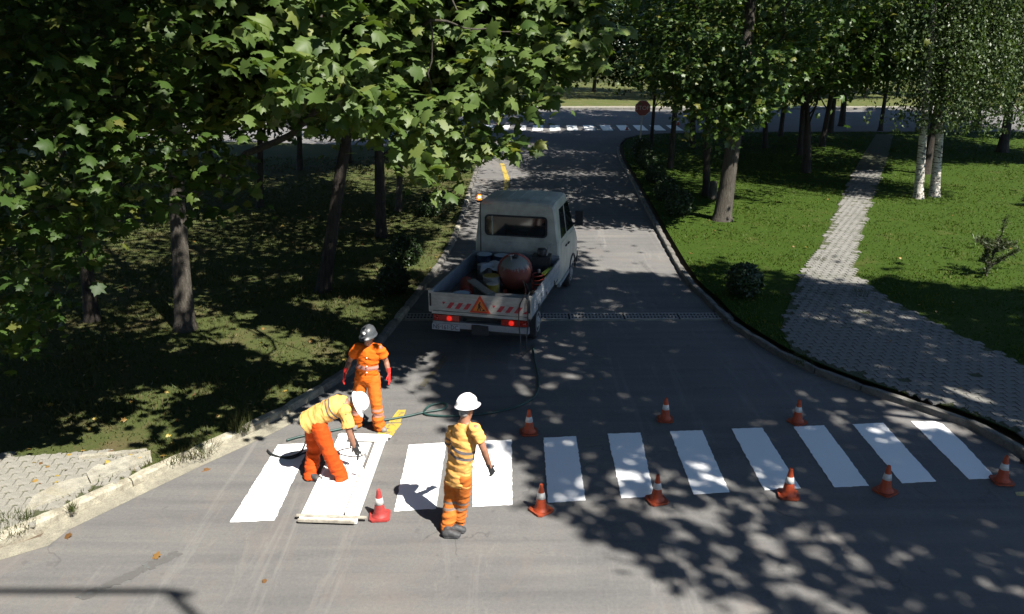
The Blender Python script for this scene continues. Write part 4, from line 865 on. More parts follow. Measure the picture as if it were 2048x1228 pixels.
# worker standing further back, facing the viewer
feet = G(738, 861)
J = dict(foot=Vector((feet.x, feet.y, 0)), pelvis=P(734, 746, 11.32), chest=P(737, 708, 11.30), neck=P(737, 688.5, 11.30), head=P(737, 673, 11.26), headU=Vector((0, -.14, 1)), headF=Vector((-.28, -.95, -.18)),
         shR=P(715, 696, 11.32), shL=P(759, 696, 11.28), elR=P(699, 722, 11.36), elL=P(772, 722, 11.34), wrR=P(690, 746, 11.24), wrL=P(778, 746, 11.26), tipR=P(685, 771, 11.16), tipL=P(780, 771, 11.2),
         hipR=P(724, 757, 11.34), hipL=P(746, 757, 11.32), knR=P(714, 808, 11.34), knL=P(753, 808, 11.26), anR=P(712, 851, 11.42), anL=P(758, 850, 11.30), palmR=Vector((.9, .1, 0)), palmL=Vector((-.9, .1, 0)))
J['heelR'] = G(713, 852); J['toeR'] = G(706, 864); J['heelL'] = G(754, 853); J['toeL'] = G(771, 867)
rt, add, hm, (h, U, Fw, S) = worker('worker in dark grey helmet and orange suit with red gloves facing the viewer', J, dict(skin='skin_d', hair='hair_d', trousers='trous_1', shirt='shirt_or', glove='glove_red', boot='shoe', helmet='helmet_g', seed=5.0, thumbL=-1, thumbR=1, curlL=.22, curlR=.3, sleeve=.62, shirt_low=.10, fat=.88, bootw=.05, leg=.97, cut=.92))
me = lathe([(.022, 0), (.020, .004), (.001, .006)], 16, False); q = (Fw*.90+U*.55).normalized().to_track_quat('Z', 'Y').to_matrix(); co = (np.array(q)@get_co(me).T).T*np.array([1, 1, 1])+np.array(h+U*.118+Fw*.134)
set_co(me, co); add('emblem', me, 'helmet_w', hm)
fr = Vector((.05, -1, 0)).normalized()
for i, z in enumerate((716, 733, 745)):
    me = lathe([(.011, 0), (.011, .006), (.004, .008)], 12, True); q = (-fr).to_track_quat('Z', 'Y').to_matrix(); p = P(733.5, z, 11.165)
    set_co(me, (np.array(fr.to_track_quat('Z', 'Y').to_matrix())@get_co(me).T).T+np.array(p)); add('button', me, 'button')
# worker bent over the stencil
feet = G(650, 958); yb = feet.y
J = dict(foot=Vector((feet.x, feet.y, 0)), pelvis=P(630, 836, yb+.06), chest=P(672, 812, yb+.05), neck=P(697, 803, yb+.04), head=P(711, 806, yb+.02), headU=Vector((.88, -.1, .34)), headF=Vector((.32, -.25, -.9)),
         shR=P(690, 823, yb-.13), shL=P(688, 809, yb+.22), elR=P(699, 866, yb-.16), elL=P(697, 850, yb+.25), wrR=P(709, 893, yb-.15), wrL=P(707, 878, yb+.2), tipR=P(717, 909, yb-.15), tipL=P(712, 890, yb+.2),
         hipL=P(625, 848, yb+.14), hipR=P(637, 852, yb-.04), knL=P(628, 900, yb+.16), knR=P(659, 905, yb-.08), anL=P(622, 948, yb+.04), anR=P(680, 949, yb-.02), palmR=Vector((.2, .9, -.1)), palmL=Vector((.2, -.9, 0)))
J['heelL'] = G(612, 957); J['toeL'] = G(646, 964); J['heelR'] = G(672, 956); J['toeR'] = G(704, 958)
worker('worker in white helmet bending over the stencil in orange trousers', J, dict(skin='skin_d', hair='hair', trousers='trous_or', shirt='shirt_bent', glove='glove_blk', boot='boot', bootR='shoe_w', helmet='helmet_w', seed=8.0, thumbL=1, thumbR=-1, curlR=.85, curlL=.5, sleeve=.72, shirt_low=.13, fat=1.0, hem=.05, leg=1.06))
GRIP = P(717, 906, yb-.15)

# ------------------------------------------------------------------ stencil, spray gun, hoses
M['st_white'] = make_paint('paint_caked_board', (.74, .73, .69), .70); M['st_edge'] = pm('bare_board_edge', (.36, .33, .27), (.2, .18, .15), 12, .8, .2)
sA, sB, sC, sD = G(600, 1046), G(717, 1050), G(776, 873), G(684, 873)
so = sA; ex = (sB-sA); sw_ = ex.length; ex.normalize(); ey = ((sD-sA)+(sC-sB))/2; sl_ = ey.length; sang = math.atan2(ex.y, ex.x)
sten = empty('paint_stencil', so, sang); tag(sten, 'white painted wooden stencil frame lying under the bent worker', 'stencil')
sh = (ey.dot(ex))/sl_; eyn = ey.normalized(); sk = Matrix(((1, ey.dot(ex)/ey.dot(Vector((-ex.y, ex.x, 0))), 0, 0), (0, 1, 0, 0), (0, 0, 1, 0), (0, 0, 0, 1))); SL = ey.dot(Vector((-ex.y, ex.x, 0)))
def sten_part(name, x0, x1, y0, y1, z0, z1, mat, bev=.006):
    bm = bmesh.new(); box(bm, x0, x1, y0, y1, z0, z1); bmesh.ops.transform(bm, matrix=sk, verts=bm.verts); return link(name, bm_mesh(bm, name, bev), M[mat], sten)
W_ = sw_
sten_part('side_board', 0, .13, .10, SL-.12, .012, .045, 'st_white'); sten_part('side_board', W_-.17, W_-.04, .10, SL-.12, .012, .045, 'st_white'); sten_part('end_board', 0, W_-.02, 0, .13, .010, .05, 'st_white'); sten_part('end_board', 0, W_, SL-.15, SL, .010, .05, 'st_white')
sten_part('rim', W_-.195, W_-.17, .14, SL*.54, .012, .085, 'st_white'); sten_part('rim', W_-.05, W_-.02, .02, SL-.05, .02, .062, 'st_white'); sten_part('rim', .16, W_-.17, SL-.185, SL-.16, .012, .085, 'st_white'); sten_part('rim', -.01, .02, .02, SL-.05, .02, .066, 'st_white')
sten_part('carry_bar', -.06, W_+.09, .05, .09, .05, .075, 'st_edge'); sten_part('front_lip', -.02, W_-.04, -.03, .0, .03, .07, 'st_edge'); sten_part('carry_bar', -.02, W_+.05, SL-.11, SL-.07, .05, .07, 'st_white')
M['fresh'] = make_paint('fresh_paint', (.80, .80, .80), .60)
bm = bmesh.new(); vv = [bm.verts.new(p) for p in ((.13, .13, .010), (W_-.225, .13, .010), (W_-.225, SL-.21, .010), (.13, SL-.21, .010))]; bm.faces.new(vv); bmesh.ops.transform(bm, matrix=sk, verts=bm.verts)
o = link('painted_stripe', bm_mesh(bm, 'painted_stripe'), M['fresh'], cw); o.matrix_world = Matrix.Translation(so) @ Matrix.Rotation(sang, 4, 'Z')
gun = empty('spray_gun', GRIP); tag(gun, 'small dark spray gun in the gloved hand of the bent worker', 'spray gun')
tip = P(731, 911, yb-.13)-GRIP
link('barrel', tubes_mesh('barrel', [tube_arrays([tip*-.15, tip*.6, tip], [.012, .013, .009], 10)]), M['iron'], gun)
link('handle', tubes_mesh('handle', [tube_arrays([Vector((0, 0, .01)), Vector((-.015, -.01, -.09))], [.014, .013], 10)]), M['black'], gun)
link('nozzle', tubes_mesh('nozzle', [tube_arrays([tip+Vector((0, 0, .03)), tip+Vector((.005, 0, -.045))], [.016, .010], 10), tube_arrays([tip+Vector((-.03, 0, .01)), tip+Vector((.03, 0, .0))], [.007, .007], 8)]), M['iron'], gun)
link('trigger', tubes_mesh('trigger', [tube_arrays([tip*.4, tip*.3+Vector((0, 0, -.05)), Vector((-.01, -.01, -.08))], [.004]*3, 6)]), M['iron'], gun)
M['hose_g'] = pm('green_hose', (.018, .055, .047), (.010, .028, .025), 4, .5); M['hose_b'] = pm('black_hose', (.02, .022, .022), None, 5, .5)
def hose(name, pxs, r, mat, label, z=None):
    pts = []
    for p in pxs:
        pts.append(G(p[0], p[1], r+.008) if len(p) == 2 else (P(p[0], p[1], p[2]) if len(p) == 3 else Vector(p[:3])))
    o = link(name, tubes_mesh(name, [tube_arrays(spline(pts, 7), [r]*((len(pts)-1)*7+1), 8)]), M[mat], None, True); tag(o, label, 'hose'); return o
hose('hose', [(1066,690), (1069,720), (1076,752), (1074,785), (1050,806), (1000,822), (950,829), (900,832), (860,830), (848,825), (858,812), (880,806), (893,809), (886,818), (850,824), (815,832), (770,840), (725,848), (680,858), (630,868), (600,873), (575,880)], .018, 'hose_g', 'long green paint hose looping over the road from truck to stencil')
hose('hose', [(613,880), (603,902), (585,912), (562,914), (543,909), (535,900), (546,909), (580,917), (612,905), (640,906)], .013, 'hose_b', 'black hose coil lying in the shadow behind the bent worker')
hose('spray_hose', [(731,908,yb-.12), (718,913,yb-.12), (700,913,yb-.1), (680,908,yb-.05), (676,903,yb), (685,899,yb), (702,896,yb-.1), (716,899,yb-.14)], .008, 'hose_b', 'thin black hose loop held at the spray gun')

# ------------------------------------------------------------------ traffic cones
M['cone'] = pm('cone_orange', (.34, .048, .009), (.24, .033, .008), 9, .55, .15); M['cone_red'] = pm('cone_faded_red', (.30, .035, .03), (.21, .025, .022), 9, .6, .15)
M['cone_w'] = pm('cone_white_sleeve', (.5, .485, .455), (.34, .33, .31), 14, .5); M['cone_base'] = pm('cone_base', (.30, .05, .012), (.18, .03, .012), 9, .65, .2)
def cone_proto():
    H = .385; s = empty('traffic_cone'); R0, R1 = .082, .022; rr = lambda z: R0+(R1-R0)*((z-.03)/(H-.03))
    bm = bmesh.new(); o = .128; cc = .035
    prism(bm, [(-o+cc, -o), (o-cc, -o), (o, -o+cc), (o, o-cc), (o-cc, o), (-o+cc, o), (-o, o-cc), (-o, -o+cc)], .003, .028)
    link('base', bm_mesh(bm, 'base', .006), M['cone_base'], s)
    body = lathe([(R0*1.28, .024), (R0*1.22, .034), (rr(.05)*1.04, .05)]+[(rr(z), z) for z in (.08, .16, .24, .32, .375)]+[(R1, H), (R1*.72, H+.004), (R1*.7, H-.03)], 24, True)
    link('shell', body, M['cone'], s, True)
    link('white_sleeve', lathe([(rr(.19)+.001, .19), (rr(.19)+.003, .191), (rr(.275)+.003, .274), (rr(.275)+.001, .275)], 24, False), M['cone_w'], s, True)
    return s
def copy_tree(o, parent=None):
    c = o.copy(); COL.objects.link(c); c.parent = parent
    for ch in list(o.children): copy_tree(ch, c)
    return c
cp = cone_proto()
CONES = [((760,1034), 'faded red cone beside the stencil corner', 1.0), ((1082,1022), 'bright orange cone in the sun at the foot of the fourth stripe', .98), ((1058,866), 'orange cone behind the worker at the shade edge', 1.0), ((1330,840), 'dark cone behind the crossing, left of the pair in the shade', .96),
         ((1594,845), 'dark cone behind the crossing, right of the pair in the shade', .98), ((1313,1002), 'orange cone at the foot of the fifth stripe from the left', .98), ((1576,992), 'cone at the foot of the stripe with the sun spots', 1.03), ((1770,984), 'shaded cone between the two last gaps of the crossing', 1.0), ((2003,964), 'cone at the far right end of the crossing by the kerb', 1.0),
         ((1254,260), 'tiny cone right of centre on the distant crossing', 1.0), ((1356,250), 'tiny cone at the right end of the distant crossing', 1.0), ((994,259), 'tiny cone at the left part of the distant crossing', 1.1)]
for i, (p, lb, sc_) in enumerate(CONES):
    c = cp if i == 0 else copy_tree(cp); c.location = G(*p)+Vector((0, 0, .004 if i not in (6, 8) else .008)); c.scale = (sc_,)*3; c.rotation_euler.z = random.uniform(-.5, .5)+.2; tag(c, lb, 'cone', 'traffic cones around the crossing')
for ch in cp.children:
    if ch.name.split('.')[0] in ('shell', 'base'): ch.data = ch.data.copy(); ch.data.materials[0] = M['cone_red']

# ------------------------------------------------------------------ stop sign
M['sign_red'] = pm('sign_red', (.20, .014, .014), (.14, .010, .010), 6, .45); M['sign_white'] = pm('sign_white', (.35, .35, .34), None, 6, .45); M['pole'] = pm('sign_pole', (.26, .25, .19), (.18, .17, .13), 12, .5, .1, .3)
def text_mesh(s, size, depth=.0):
    c = bpy.data.curves.new('txt', 'FONT'); c.body = s; c.size = size; c.align_x = 'CENTER'; c.align_y = 'CENTER'; c.extrude = depth; c.resolution_u = 2
    o = bpy.data.objects.new('txt', c); COL.objects.link(o); dg = bpy.context.evaluated_depsgraph_get(); me = bpy.data.meshes.new_from_object(o.evaluated_get(dg)); bpy.data.objects.remove(o); bpy.data.curves.remove(c); return me
sp_ = G(1279, 297, .1); ssz = P(1283, 216, sp_.y)
sg = empty('stop_sign', sp_); tag(sg, 'red octagonal STOP sign on a post at the junction', 'stop sign')
hz = ssz.z-sp_.z
link('post', tubes_mesh('post', [tube_arrays([(0, 0, -.2), (.06, 0, hz+.3)], [.04, .04], 10)]), M['pole'], sg)
def octa(r, y0, y1, name):
    bm = bmesh.new(); a = [(r*math.cos(math.pi/8+k*math.pi/4), r*math.sin(math.pi/8+k*math.pi/4)) for k in range(8)]
    f0 = [bm.verts.new((x, y0, z)) for x, z in a]; f1 = [bm.verts.new((x, y1, z)) for x, z in a]; bm.faces.new(f0); bm.faces.new(f1[::-1])
    for k in range(8): bm.faces.new((f0[k], f0[(k+1) % 8], f1[(k+1) % 8], f1[k]))
    return bm_mesh(bm, name)
pn = link('panel', octa(.42, -.065, -.045, 'panel'), M['sign_white'], sg); pn.location = (.06, 0, hz); link('red_face', octa(.39, -.07, -.066, 'red_face'), M['sign_red'], pn)
tm = text_mesh('STOP', .30); t = link('lettering', tm, M['sign_white'], pn); t.rotation_euler = (math.pi/2, 0, 0); t.location = (0, -.074, 0)

# ------------------------------------------------------------------ the work truck
M['tr_white'] = pm('truck_white_paint', (.37, .365, .31), (.25, .25, .215), 3, .4, 0, 0, .5); M['tr_alu'] = pm('bed_board_white', (.36, .345, .31), (.25, .235, .21), 5, .5, .1, 0, .4, vscale=(1, .4, 3)); M['tr_side'] = pm('bed_side_grey', (.27, .29, .31), (.19, .205, .22), 4, .4, .1, .2)
M['tr_dark'] = pm('chassis_dark', (.03, .03, .03), (.018, .018, .018), 8, .7, .2); M['bed_floor'] = pm('bed_floor', (.10, .09, .08), (.05, .045, .04), 7, .8, .4); M['wglass'] = pm('window_glass', (.012, .014, .014), None, 2, .06, 0, 0, .6)
M['lamp_red'] = emit('tail_lamp_lit', (1, .03, .015), (.4, .01, .01), .22); M['lamp_dull'] = pm('lamp_lens', (.35, .02, .015), (.25, .015, .01), 10, .2, 0, 0, .6); M['beacon'] = emit('beacon_amber', (1, .25, .02), (.6, .18, .02), .5); M['beacon_hot'] = emit('beacon_bulb', (1, .62, .28), (1, .7, .4), 7)
M['stripe_red'] = pm('hazard_red', (.36, .03, .045), (.28, .025, .035), 20, .5); M['tri_or'] = pm('warning_orange', (.62, .17, .02), None, 10, .5); M['tri_red'] = pm('warning_red', (.50, .045, .02), None, 10, .5); M['plate'] = pm('number_plate', (.34, .34, .36), None, 10, .5)
TW = G(0, 0) if False else None
trk = empty('work_truck', (-.60, 14.53, 0), -math.radians(13.5)); tag(trk, 'white double cab flatbed truck with lit beacon and hazard stripes on its tailgate', 'truck')
def tp(name, me, mat, par=None, smooth=False): return link(name, me, M[mat] if isinstance(mat, str) else mat, par or trk, smooth)
def bx(name, b, mat, par=None, bev=.008): return tp(name, box_me(name, *b, bevel=bev), mat, par)
HB, ZF, ZT, BL_ = .985, .80, 1.15, 2.88
for s in (-1, 1): bx('chassis_rail', (s*.42-.05, s*.42+.05, .1, 5.4, .50, .66), 'tr_dark')
bx('crossmember', (-.8, .8, .18, .28, .58, .70), 'tr_dark'); bx('bed_frame', (-.95, .95, .05, BL_, .68, .755), 'tr_dark'); bx('bed_floor', (-HB+.03, HB-.03, .03, BL_, .756, ZF), 'bed_floor')
def ribbed(x0, x1, y, th, z0, z1, n, along):
    """board with shallow horizontal grooves; along 'x' (tailgate) or 'y' (side)"""
    bm = bmesh.new(); prof = []; dz = (z1-z0)/n
    for i in range(n):
        a = z0+i*dz; prof += [(0, a+.004), (0, a+dz-.016), (.008, a+dz-.012), (.008, a+dz-.002)]
    prof[-1] = (0, z1); prof[-2] = (0, z1-.01)
    pr = [(d, z) for d, z in prof]+[(th, z1), (th, z0)]
    A = []; B = []
    for d, z in pr:
        if along == 'x': A.append(bm.verts.new((x0, y+d, z))); B.append(bm.verts.new((x1, y+d, z)))
        else: sgn = 1 if y < 0 else -1; A.append(bm.verts.new((y+sgn*d, x0, z))); B.append(bm.verts.new((y+sgn*d, x1, z)))
    k = len(pr); bm.faces.new(A); bm.faces.new(B[::-1])
    for i in range(k): bm.faces.new((A[i], A[(i+1) % k], B[(i+1) % k], B[i]))
    return bm_mesh(bm, 'board')
tg = tp('tailgate', ribbed(-HB+.075, HB-.075, -.02, .035, ZF-.015, ZT-.01, 1, 'x'), 'tr_alu')
bx('lower_ledge', (-HB+.06, HB-.06, -.035, .01, ZF-.075, ZF-.02), 'tr_alu', tg, .006)
for s in (-1, 1):
    cpst = bx('corner_post', (s*HB-(.075 if s > 0 else -.0), s*HB+(.0 if s > 0 else .075), -.03, .06, ZF-.045, ZT+.02), 'tr_alu', None, .01)
    bx('latch_slot', (s*(HB-.037)-.017, s*(HB-.037)+.017, -.036, -.029, ZF+.07, ZT-.03), 'tr_dark', cpst, .002)
    sb = tp('side_board', ribbed(.06, BL_, s*HB, .03, ZF-.04, ZT, 3, 'y'), 'tr_side')
    for yy in (.6, 1.4, 2.2): bx('hinge', (s*(HB+.004)-.008, s*(HB+.004)+.008, yy, yy+.05, ZF-.06, ZF+.05), 'tr_dark', sb, .002)
bx('headboard', (-HB+.02, HB-.02, BL_, BL_+.03, ZF, ZT+.06), 'tr_side')
def flat_poly(name, pts, y, th, mat, par):
    bm = bmesh.new(); a = [bm.verts.new((x, y, z)) for x, z in pts]; b_ = [bm.verts.new((x, y+th, z)) for x, z in pts]; n = len(pts); bm.faces.new(a); bm.faces.new(b_[::-1])
    for i in range(n): bm.faces.new((a[i], a[(i+1) % n], b_[(i+1) % n], b_[i]))
    return tp(name, bm_mesh(bm, name), mat, par)
z0, z1 = ZF+.045, ZF+.165
for xs in (-.70, .27):
    flat_poly('hazard_stripe', [(xs-.02, z1), (xs+.045, z1), (xs, z1-.055)], -.024, .003, 'stripe_red', tg)
    for k in range(3): x = xs+.055+k*.165; flat_poly('hazard_stripe', [(x, z0), (x+.085, z0), (x+.17, z1), (x+.085, z1)], -.024, .003, 'stripe_red', tg)
    x = xs+.055+3*.165; flat_poly('hazard_stripe', [(x, z0), (x+.085, z0), (x+.085, z0+.06)], -.024, .003, 'stripe_red', tg)
wt = flat_poly('warning_triangle', [(-.185, ZF+.0), (.215, ZF+.0), (.015, ZT-.005)], -.030, .006, 'tri_red', tg)
flat_poly('triangle_field', [(-.125, ZF+.035), (.155, ZF+.035), (.015, ZT-.085)], -.034, .003, 'tri_or', wt)
for pts in ([(-.005, ZF+.20), (.02, ZF+.225), (.035, ZF+.20), (.012, ZF+.18)], [(-.02, ZF+.18), (.018, ZF+.19), (.022, ZF+.12), (.035, ZF+.045), (.015, ZF+.045), (.002, ZF+.105), (-.022, ZF+.045), (-.042, ZF+.045), (-.018, ZF+.12)], [(.015, ZF+.165), (.07, ZF+.085), (.06, ZF+.08), (.01, ZF+.145)], [(.045, ZF+.042), (.125, ZF+.042), (.085, ZF+.085)]):
    flat_poly('pictogram', pts, -.037, .002, 'black', wt)
bx('rear_bumper', (-.93, .93, .02, .10, .44, .56), 'tr_side', None, .015)
bx('tow_plate', (-.16, .16, -.02, .06, .36, .54), 'tr_dark'); bx('under_guard', (-.85, .85, .10, .16, .36, .42), 'tr_dark')
for s in (-1, 1):
    lt = bx('tail_light', (s*.66-.25, s*.66+.25, .02, .09, .575, .69), 'lamp_dull', None, .02)
    for xx, mt, r in ((s*.60+(-.0), 'lamp_red', .052), (s*.85, 'lamp_dull', .035)):
        q = tp('lens', lathe([(r, 0), (r*.95, .02), (r*.5, .035), (.002, .04)], 16, True), mt, lt, True); q.rotation_euler.x = math.pi/2; q.location = (xx, .022, .632)
pl = bx('number_plate', (-.94, -.40, -.005, .015, .40, .515), 'plate', None, .004)
t = tp('lettering', text_mesh('NS·161·DC', .125), 'black', pl); t.rotation_euler.x = math.pi/2; t.location = (-.67, -.009, .456); t.scale = (.86, 1, 1)
# wheels
def wheel(x, y, w_=.22, R=.34):
    wl = empty('wheel', (x, y, R)); wl.parent = trk
    ty = tp('tyre', lathe([(R*.62, -w_/2), (R*.9, -w_/2), (R*.985, -w_*.36), (R, -w_*.2), (R, w_*.2), (R*.985, w_*.36), (R*.9, w_/2), (R*.62, w_/2)], 28, True), 'black', wl, False); ty.rotation_euler.y = math.pi/2
    for s in (-1, 1):
        rm = tp('rim', lathe([(R*.6, 0), (R*.58, .02), (R*.5, .0), (R*.25, .015), (R*.18, .05), (.01, .055)], 20, False), 'iron', wl, True); rm.rotation_euler.y = s*math.pi/2; rm.location.x = s*w_*.46
for x in (-.78, .78):
    wheel(x, 1.05); wheel(x*1.05, 4.72, .2)
for s in (-1, 1):
    mf = bx('mud_flap', (s*.80-.14, s*.80+.14, .60, .615, .22, .66), 'black', None, .003)
# cab built as a loft of cross sections
RINGS = [(2.98, .905, .79, .56, 1.42, 2.24), (3.02, .93, .81, .52, 1.43, 2.29), (3.2, .945, .82, .5, 1.43, 2.325), (4.1, .95, .82, .5, 1.40, 2.33), (4.45, .95, .80, .5, 1.38, 2.30), (4.62, .95, .775, .5, 1.36, 2.22), (4.95, .95, .80, .5, 1.34, 1.80), (5.2, .94, .86, .5, 1.25, 1.40), (5.65, .91, .84, .45, .98, 1.10), (5.78, .86, .78, .47, .82, .92)]
def ring(y, hb, ht, zb, zm, zt):
    r = .07; return [(-hb+.03, y, zb), (-hb, y, zb+.08), (-hb, y, zm-.25), (-hb+.008, y, zm), (-ht-.012, y, zt-r*1.4), (-ht+.02, y, zt-r*.45), (-ht+.10, y, zt-.008), (-ht*.4, y, zt+.012), (0, y, zt+.016), (ht*.4, y, zt+.012), (ht-.10, y, zt-.008), (ht-.02, y, zt-r*.45), (ht+.012, y, zt-r*1.4), (hb-.008, y, zm), (hb, y, zm-.25), (hb, y, zb+.08), (hb-.03, y, zb)]
bm = bmesh.new(); rows = [[bm.verts.new(p) for p in ring(*r)] for r in RINGS]; n = len(rows[0])
for a, b_ in zip(rows, rows[1:]):
    for k in range(n): bm.faces.new((a[k], a[(k+1) % n], b_[(k+1) % n], b_[k]))
bm.faces.new(rows[0][::-1]); bm.faces.new(rows[-1]); cab = tp('cab', bm_mesh(bm, 'cab', .012), 'tr_white')
for k in range(5): x = -.5+k*.25; tp('roof_rib', tubes_mesh('rib', [tube_arrays([(x, 3.12, 2.345), (x, 4.3, 2.35)], [(.02, .006)]*2, 8, (1, 0, 0))]), 'tr_white', cab)
def rrect(x0, x1, z0, z1, r, nseg=5):
    o = []
    for cx, cz, a0 in ((x1-r, z1-r, 0), (x0+r, z1-r, 90), (x0+r, z0+r, 180), (x1-r, z0+r, 270)):
        for k in range(nseg+1): a = math.radians(a0+90*k/nseg); o.append((cx+r*math.cos(a), cz+r*math.sin(a)))
    return o
rw = flat_poly('rear_window', rrect(-.70, .68, 1.56, 2.02, .09), 2.955, .03, 'black', cab); flat_poly('pane', rrect(-.665, .645, 1.595, 1.985, .07), 2.948, .012, 'wglass', rw)
flat_poly('window_divider', [(-.54, 1.58), (-.515, 1.58), (-.515, 2.0), (-.54, 2.0)], 2.943, .006, 'tr_white', rw)
for z in (1.26, 1.44): bx('panel_crease', (-.80, .80, 2.966, 2.984, z, z+.012), 'tr_white', cab, .004)
def side_poly(name, pts, mat, par, s, inset=0):
    """panel lying on the leaning cab side: pts (y,z)"""
    def X(z, y): 
        f = min(max((z-1.42)/(2.2-1.42), 0), 1); return s*((.95-.008)+(.82+.012-.942)*f+.006+inset)
    bm = bmesh.new(); a = [bm.verts.new((X(z, y), y, z)) for y, z in pts]; b_ = [bm.verts.new((X(z, y)-s*.02, y, z)) for y, z in pts]; k = len(pts); bm.faces.new(a); bm.faces.new(b_[::-1])
    for i in range(k): bm.faces.new((a[i], a[(i+1) % k], b_[(i+1) % k], b_[i]))
    return tp(name, bm_mesh(bm, name), mat, par)
for s in (-1, 1):
    rd = side_poly('rear_door', [(3.22, .62), (3.90, .62), (3.90, 1.40), (3.22, 1.40)], 'tr_white', cab, s); fd = side_poly('front_door', [(3.94, .62), (4.85, .62), (4.85, 1.36), (3.94, 1.40)], 'tr_white', cab, s)
    side_poly('side_window', [(3.28, 1.50), (3.84, 1.50), (3.84, 2.12), (3.36, 2.12)], 'wglass', rd, s, .004); side_poly('side_window', [(3.96, 1.50), (4.78, 1.46), (4.42, 2.12), (3.96, 2.12)], 'wglass', fd, s, .004)
    bx('handle', (s*.965-.012, s*.965+.012, 3.70, 3.84, 1.22, 1.25), 'tr_dark', rd, .004); bx('handle', (s*.965-.012, s*.965+.012, 4.02, 4.16, 1.20, 1.23), 'tr_dark', fd, .004)
    bx('side_sill', (s*.93-.03, s*.93+.03, 3.05, 4.35, .46, .54), 'tr_side', cab, .01)
    mr = bx('mirror', (s*1.10-.09, s*1.10+.09, 4.62, 4.70, 1.50, 1.84), 'black', cab, .03); tp('arm', tubes_mesh('arm', [tube_arrays([(s*.93, 4.66, 1.52), (s*1.05, 4.66, 1.56)], [.022, .02], 8)]), 'black', mr)
    fr_ = tp('wheel_arch', tubes_mesh('arch', [tube_arrays([(s*.955, 4.72+.42*math.cos(a), .36+.42*math.sin(a)) for a in np.linspace(0, math.pi, 12)], [(.02, .03)]*12, 8, (1, 0, 0))]), 'tr_dark', cab)
bx('front_bumper', (-.9, .9, 5.76, 5.88, .32, .56), 'tr_dark', None, .03)
bc = empty('beacon'); bc.parent = trk; bc.location = (-.80, 2.90, 0)
tp('pole', tubes_mesh('pole', [tube_arrays([(.02, 0, 1.2), (.02, 0, 2.30)], [.013, .011], 8)]), 'tr_dark', bc); tp('lamp_base', lathe([(.05, 2.29), (.058, 2.30), (.058, 2.335), (.05, 2.34)], 18), 'black', bc, True)
tp('dome', lathe([(.052, 2.34), (.055, 2.36), (.052, 2.43), (.035, 2.46), (.004, 2.468)], 18), 'beacon', bc, True)
bb_ = bmesh.new(); bmesh.ops.create_uvsphere(bb_, u_segments=12, v_segments=8, radius=.026); me = bpy.data.meshes.new('bulb'); bb_.to_mesh(me); bb_.free(); q = tp('bulb', me, 'beacon_hot', bc, True); q.location = (.015, -.045, 2.41)

# ------------------------------------------------------------------ load on the bed (each item a thing of its own)
TM = Matrix.Translation((-.60, 14.53, 0)) @ Matrix.Rotation(-math.radians(13.5), 4, 'Z')
def onbed(x, y, z=ZF): return TM @ Vector((x, y, z))
M['tank'] = None
m, nt, b = new_mat('tank_red_paint'); v = coords(nt); sx_ = nt.nodes.new('ShaderNodeSeparateXYZ'); tc = nt.nodes.new('ShaderNodeTexCoord'); nt.links.new(tc.outputs['Object'], sx_.inputs[0])
drip = noise_tex(nt, 1.0, 4, .6, coords(nt, (22, 22, 1.5))); fz = math_n(nt, 'ADD', sx_.outputs[2], math_n(nt, 'MULTIPLY', drip, .32))
nt.links.new(mix(nt, ramp(nt, fz, [(.66, (0, 0, 0)), (.72, (1, 1, 1))]), (.13, .022, .011), (.15, .155, .145)), b.inputs['Base Color']); b.inputs['Roughness'].default_value = .7; M['tank'] = m
M['tank_pink'] = pm('tank_rim', (.26, .07, .055), (.20, .035, .025), 8, .5); M['tin_blue'] = pm('tin_dark_blue', (.03, .05, .075), (.02, .03, .045), 8, .4); M['tin_lid'] = pm('tin_lid', (.34, .41, .46), (.24, .30, .35), 8, .45); M['tin_pale'] = pm('tin_pale', (.30, .29, .27), (.2, .19, .17), 8, .5)
M['yel'] = pm('bucket_yellow', (.26, .20, .02), (.17, .13, .02), 8, .5); M['redp'] = pm('red_plastic', (.26, .035, .018), (.18, .022, .013), 8, .5); M['rag'] = pm('pale_sheet', (.40, .42, .44), (.28, .3, .32), 9, .6, .3); M['plank'] = pm('plank', (.24, .21, .17), (.15, .13, .10), 4, .8, .2, vscale=(1, 8, 1)); M['strip_y'] = pm('yellow_strip', (.45, .48, .04), (.3, .32, .03), 9, .5); M['motor'] = pm('motor_black', (.02, .02, .022), (.012, .012, .013), 14, .5, .3)
RZ = -math.radians(13.5)
def thing(name, label, cat, x, y, z=ZF, rz=0, group=None):
    e = empty(name, onbed(x, y, z), RZ+rz); tag(e, label, cat, group); return e
pt = thing('pressure_tank', 'big red paint tank with white drips lying in the truck bed', 'tank', .33, 1.45, ZF+.01, .25)
R = .32; prof = [(.02, -.38), (R*.45, -.36), (R*.8, -.27), (R*.97, -.14), (R, -.02), (R, .20), (R*.97, .30), (R*.8, .40), (R*.4, .46), (.02, .48)]
q = link('shell', lathe(prof, 36), M['tank'], pt, True); co = get_co(q.data); set_co(q.data, np.c_[co[:, 0], co[:, 2], co[:, 1]+R+.05]); bmx = bmesh.new(); bmx.from_mesh(q.data); bmesh.ops.recalc_face_normals(bmx, faces=bmx.faces); bmx.to_mesh(q.data); bmx.free()
q = link('rim', lathe([(R+.002, .20), (R+.035, .205), (R+.035, .26), (R+.002, .265)], 36, False), M['tank_pink'], pt, True); q.rotation_euler.x = -math.pi/2; q.location.z = R+.05
link('filler_cap', lathe([(.05, 2*R+.02), (.055, 2*R+.07), (.075, 2*R+.07), (.075, 2*R+.10), (.02, 2*R+.11)], 16), M['motor'], pt, True)
for s in (-1, 1): link('foot', box_me('foot', s*.2-.04, s*.2+.04, -.2, .3, 0, .09, bevel=.01), M['redp'], pt)
